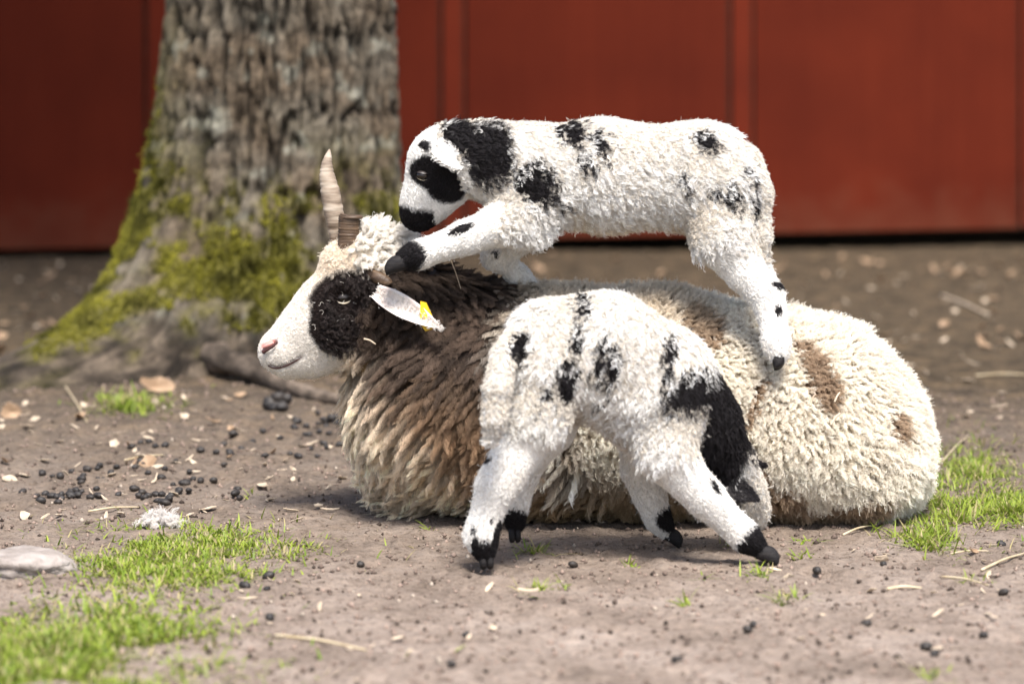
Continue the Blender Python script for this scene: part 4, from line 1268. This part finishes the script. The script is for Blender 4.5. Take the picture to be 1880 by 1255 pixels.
# dung clumps
def clump(px, py, size, n, seed, label):
    r = np.random.default_rng(seed)
    g = G(px, py); parts = []
    for _ in range(n):
        v, f = pellet(size * r.uniform(.35, .6), seed + _)
        off = np.array([r.normal() * size * .5, r.normal() * size * .4, abs(r.normal()) * size * .45 + size * .25])
        parts.append(([q + g + off for q in v], f))
    v, f = join(parts)
    tag(mesh_obj('dung_clump', v, f, DUNG), label, 'dung')
clump(510, 752, .026, 14, 5, 'big dark dung clump beside the tree root')
clump(606, 778, .018, 8, 6, 'dark dung clump left of the ewe breast wool')
clump(430, 802, .012, 5, 7, 'small dark dung clump on the slope before the tree')

STRAW = noise_mat('straw', [(.3, (.36, .28, .165)), (.7, (.54, .45, .31))], 30, rough=.6, bump=.2)
CHIP = noise_mat('wood_chip', [(.3, (.34, .26, .18)), (.7, (.58, .48, .36))], 40, rough=.7, bump=.3)
DRY = noise_mat('dry_leaf', [(.3, (.20, .125, .07)), (.7, (.36, .25, .16))], 40, rough=.7, bump=.3)
def straw(p0, p1, w, mat=STRAW, sag=.004, name='straw_stalk'):
    p0, p1 = np.array(p0), np.array(p1)
    mid = (p0 + p1) / 2 + np.array([0, 0, sag])
    v, f = tube([p0, mid, p1], [w, w * .9, w * .6], 6)
    return mesh_obj(name, v, f, mat)
def gstraw(x0, y0, x1, y1, w, label, grp=None, mat=STRAW):
    a_, b_ = G(x0, y0), G(x1, y1)
    return tag(straw(a_ + [0, 0, .004], b_ + [0, 0, .004], w, mat), label, 'straw', grp)
gstraw(162, 942, 255, 934, .0024, 'long pale straw lying below the heap of droppings')
gstraw(228, 848, 300, 838, .0026, 'pale straw piece on the slope above the droppings')
gstraw(505, 1170, 672, 1197, .0030, 'long blurred pale straw on the front soil')
gstraw(1802, 1050, 1885, 1018, .0026, 'long straw at the right edge beside the grass')
gstraw(1730, 1062, 1815, 1078, .0022, 'thin straw across the soil near the right edge')
gstraw(1628, 1085, 1692, 1083, .0032, 'flat broken straw on the soil right of the lamb hoof')
gstraw(1790, 692, 1885, 690, .0030, 'blurred straw on the soil behind the ewe rump')
gstraw(1730, 545, 1815, 580, .006, 'grey splinter of wood on the soil before the barn', None, CHIP)
gstraw(120, 712, 160, 778, .0022, 'upright thin dry stalk leaning on the tree root')
gstraw(1548, 985, 1600, 968, .0022, 'short straw beside the wool under the ewe rump')
gstraw(1730, 850, 1778, 802, .0018, 'thin dry stalk in the grass behind the ewe')
gstraw(1745, 1020, 1815, 1015, .0018, 'thin straw stub beside the curled dry leaf')
# straw caught in the fleece
def fstraw(px0, py0, px1, py1, w, label, r=.012, lift=.03):
    out = []
    for x, y in ((px0, py0), (px1, py1)):
        c = P(x, y, .03)
        best = near_y(V, c[0], c[2], r)[0]
        c = P(x, y, best - lift); out.append(c)
    tag(straw(out[0], out[1], w, CHIP, .003), label, 'straw')
fstraw(828, 478, 846, 530, .0011, 'pale bent stalk stuck upright in the brown mane', .014, .04)
fstraw(1487, 745, 1495, 725, .0022, 'straw bit caught below the brown flank spot', .012, .034)
fstraw(1532, 738, 1542, 720, .0020, 'straw bit caught beside the brown flank spot', .012, .034)
fstraw(1525, 780, 1542, 758, .0024, 'straw bit caught in the cream flank wool', .012, .034)
fstraw(668, 622, 690, 632, .0022, 'straw bit caught in the wool behind the cheek', .012, .03)

def flake(w, l, seed, curl=.25):
    r = np.random.default_rng(seed)
    n = 9
    pts = []
    for k_ in range(n):
        a_ = 2 * math.pi * k_ / n
        q = r.uniform(.65, 1.1)
        x, y = l * math.cos(a_) * q * (1 + .3 * math.sin(seed)), w * math.sin(a_) * q * (1 + .6 * math.sin(seed * 2.1))
        pts.append((x, y, curl * (abs(x) / l) ** 2 * w * 1.2 + curl * abs(y)))
    v = [(0, 0, 0)] + pts + [(0, 0, -.0012)] + [(x, y, z - .0012) for x, y, z in pts]
    f = [(0, 1 + k_, 1 + (k_ + 1) % n) for k_ in range(n)] + [(n + 1, n + 2 + (k_ + 1) % n, n + 2 + k_) for k_ in range(n)]
    f += [(1 + k_, n + 2 + k_, n + 2 + (k_ + 1) % n, 1 + (k_ + 1) % n) for k_ in range(n)]
    return v, f
ch_me, lf_me = [], []
for k_ in range(6):
    v, f = flake(.006, .014, k_, .25); o = mesh_obj('wood_chip', v, f, CHIP, None, False); ch_me.append(o.data); bpy.data.objects.remove(o)
    v, f = flake(.016, .024, 20 + k_, .5); o = mesh_obj('dry_leaf', v, f, DRY, None, False); lf_me.append(o.data); bpy.data.objects.remove(o)
def litter(n, x0, x1, y0, y1, mes, name, label, cat, grp, seed, smin_=.7, smax=1.4, avoid=True):
    r = np.random.default_rng(seed)
    for k_ in range(n):
        x, y = r.uniform(x0, x1), r.uniform(y0, y1)
        g = G(x, y)
        if abs(g[0] - .35) < .68 and 0 < g[1] < .62: continue
        o = bpy.data.objects.new(name, mes[k_ % len(mes)]); COL.objects.link(o)
        s_ = r.uniform(smin_, smax); o.scale = (s_, s_, s_)
        o.location = (g[0], g[1], g[2] + .004); o.rotation_euler = (r.normal() * .35, r.normal() * .35, r.uniform(0, 6.28))
        tag(o, label, cat, grp)
litter(110, 0, 680, 725, 960, ch_me, 'wood_chip', 'pale wood chip on the slope before the tree', 'wood chip', 'wood chips before the tree', 1)
litter(26, 440, 1000, 1060, 1255, ch_me, 'wood_chip', 'pale wood chip on the trodden front soil', 'wood chip', 'wood chips on the front soil', 2, .4, .9)
litter(34, 1380, 1880, 990, 1240, ch_me, 'wood_chip', 'pale wood chip on the soil right of the lambs', 'wood chip', 'wood chips on the right soil', 3, .5, 1.0)
litter(60, 1440, 1880, 480, 780, ch_me, 'wood_chip', 'pale blurred wood chip on the soil before the barn', 'wood chip', 'wood chips before the barn', 4, .8, 1.7)
litter(14, 0, 620, 730, 860, lf_me, 'dry_leaf', 'tan dry leaf on the slope before the tree', 'leaf', 'dry leaves before the tree', 5, .5, .9)
litter(30, 1440, 1880, 470, 640, lf_me, 'dry_leaf', 'tan blurred dry leaf on the soil before the barn', 'leaf', 'dry leaves before the barn', 6, .6, 1.3)
litter(24, 0, 230, 490, 700, lf_me, 'dry_leaf', 'tan blurred dry leaf on the dark soil behind the tree', 'leaf', 'dry leaves behind the tree', 7, .5, 1.1)
litter(45, 960, 1880, 466, 530, lf_me, 'dry_leaf', 'brown blurred dry leaf close to the foot of the barn', 'leaf', 'dry leaves at the foot of the barn', 8, .5, 1.2)
litter(30, 0, 250, 480, 620, ch_me, 'wood_chip', 'blurred wood chip on the dark soil behind the tree', 'wood chip', 'wood chips behind the tree', 10, .8, 1.5)
def one_leaf(px, py, s_, rot, label, mes=0, mat=None):
    g = G(px, py)
    me_ = (lf_me if mat is None else ch_me)[mes]
    o = bpy.data.objects.new('dry_leaf' if mat is None else 'wood_chip', me_); COL.objects.link(o)
    o.location = (g[0], g[1], g[2] + .010 * s_); o.scale = (s_, s_, s_); o.rotation_euler = rot
    tag(o, label, 'leaf' if mat is None else 'wood chip')
one_leaf(285, 722, 1.5, (.9, .2, .3), 'large curled tan leaf beside the grass between the roots', 1)
one_leaf(22, 765, 1.1, (1.2, .1, .2), 'pale upright leaf at the end of the left root', 2)
one_leaf(1785, 1022, 1.0, (.7, .3, .9), 'curled pale leaf beside the grass behind the ewe', 3)
one_leaf(968, 1099, 1.3, (.0, .05, .1), 'flat pale chip below the tuft in front of the lamb', 1, 1)
one_leaf(456, 1112, 1.3, (.2, .05, .6), 'pale chip on the front soil beside the grass', 2, 1)
# soil crumbs and grit
r = np.random.default_rng(9)
n = 26000
cx = r.uniform(-1.35, 1.35, n); cy = -1.3 + 3.4 * r.random(n) ** 1.1
sz = .0012 + .0052 * r.random(n) ** 4
cz = ground_h(cx, cy) + ground_fine(cx, cy)
octv = np.array([(1, 0, 0), (-1, 0, 0), (0, 1, 0), (0, -1, 0), (0, 0, 1), (0, 0, -1)], float)
octf = np.array([(0, 2, 4), (2, 1, 4), (1, 3, 4), (3, 0, 4), (2, 0, 5), (1, 2, 5), (3, 1, 5), (0, 3, 5)])
vv_ = octv[None] * (sz[:, None, None] * r.uniform(.5, 1.3, (n, 6, 1))) + np.stack([cx, cy, cz + sz * .3], -1)[:, None]
ff_ = (octf[None] + 6 * np.arange(n)[:, None, None]).reshape(-1, 3)
cb = np.array([.17, .125, .10]) * r.uniform(.2, 1.7, (n, 1))
cb[r.random(n) < .03] = [.36, .30, .24]
CRUMB = col_mat('soil_crumb', .9, .15)
tag(mesh_obj('soil_crumbs', vv_.reshape(-1, 3), ff_, CRUMB, None, False, np.repeat(cb, 6, 0)), 'loose crumbs of soil and grit on the yard', 'soil', None, 'stuff')
# pale stone
v, f = sphere((0, 0, 0), 1, 40, 24)
v = np.array(v); v = v * (1 + .6 * (fbm(v * 1.6 + 3, 4, 12) - .5) + .22 * (fbm(v * 6, 4, 13) - .5))[:, None]
g = G(30, 1055)
v = v * np.array([.095, .075, .030]) + g + np.array([0, .03, .008])
STONE = noise_mat('pale_stone', [(.3, (.15, .125, .105)), (.5, (.26, .225, .20)), (.7, (.36, .32, .29))], 25, rough=.9, bump=.8, dist=.008)
tag(mesh_obj('stone', list(v), f, STONE), 'flat pale stone lying beside the grass at the left edge', 'stone')
# shed tuft of wool
g = G(292, 968)
tr_ = np.random.default_rng(4)
rt = np.stack([g[0] + tr_.normal(size=160) * .014, g[1] + tr_.normal(size=160) * .010, g[2] + .004 + np.abs(tr_.normal(size=160)) * .006], -1)
tw_ = emit('wool_tuft', [strands(rt, unit(tr_.normal(size=(160, 3)) * [1, 1, .6] + [0, 0, .5]), np.tile([.3, 0, .2], (160, 1)), .026, .004, .004, 1.2, .4, 14, 8, .4, np.array([.62, .57, .52]), np.array([.74, .70, .66]), .00042, .002, 0, 71, .1, .6, .1)], HAIR, None)
tag(tw_, 'shed tuft of pale wool on the edge of the grass', 'wool')
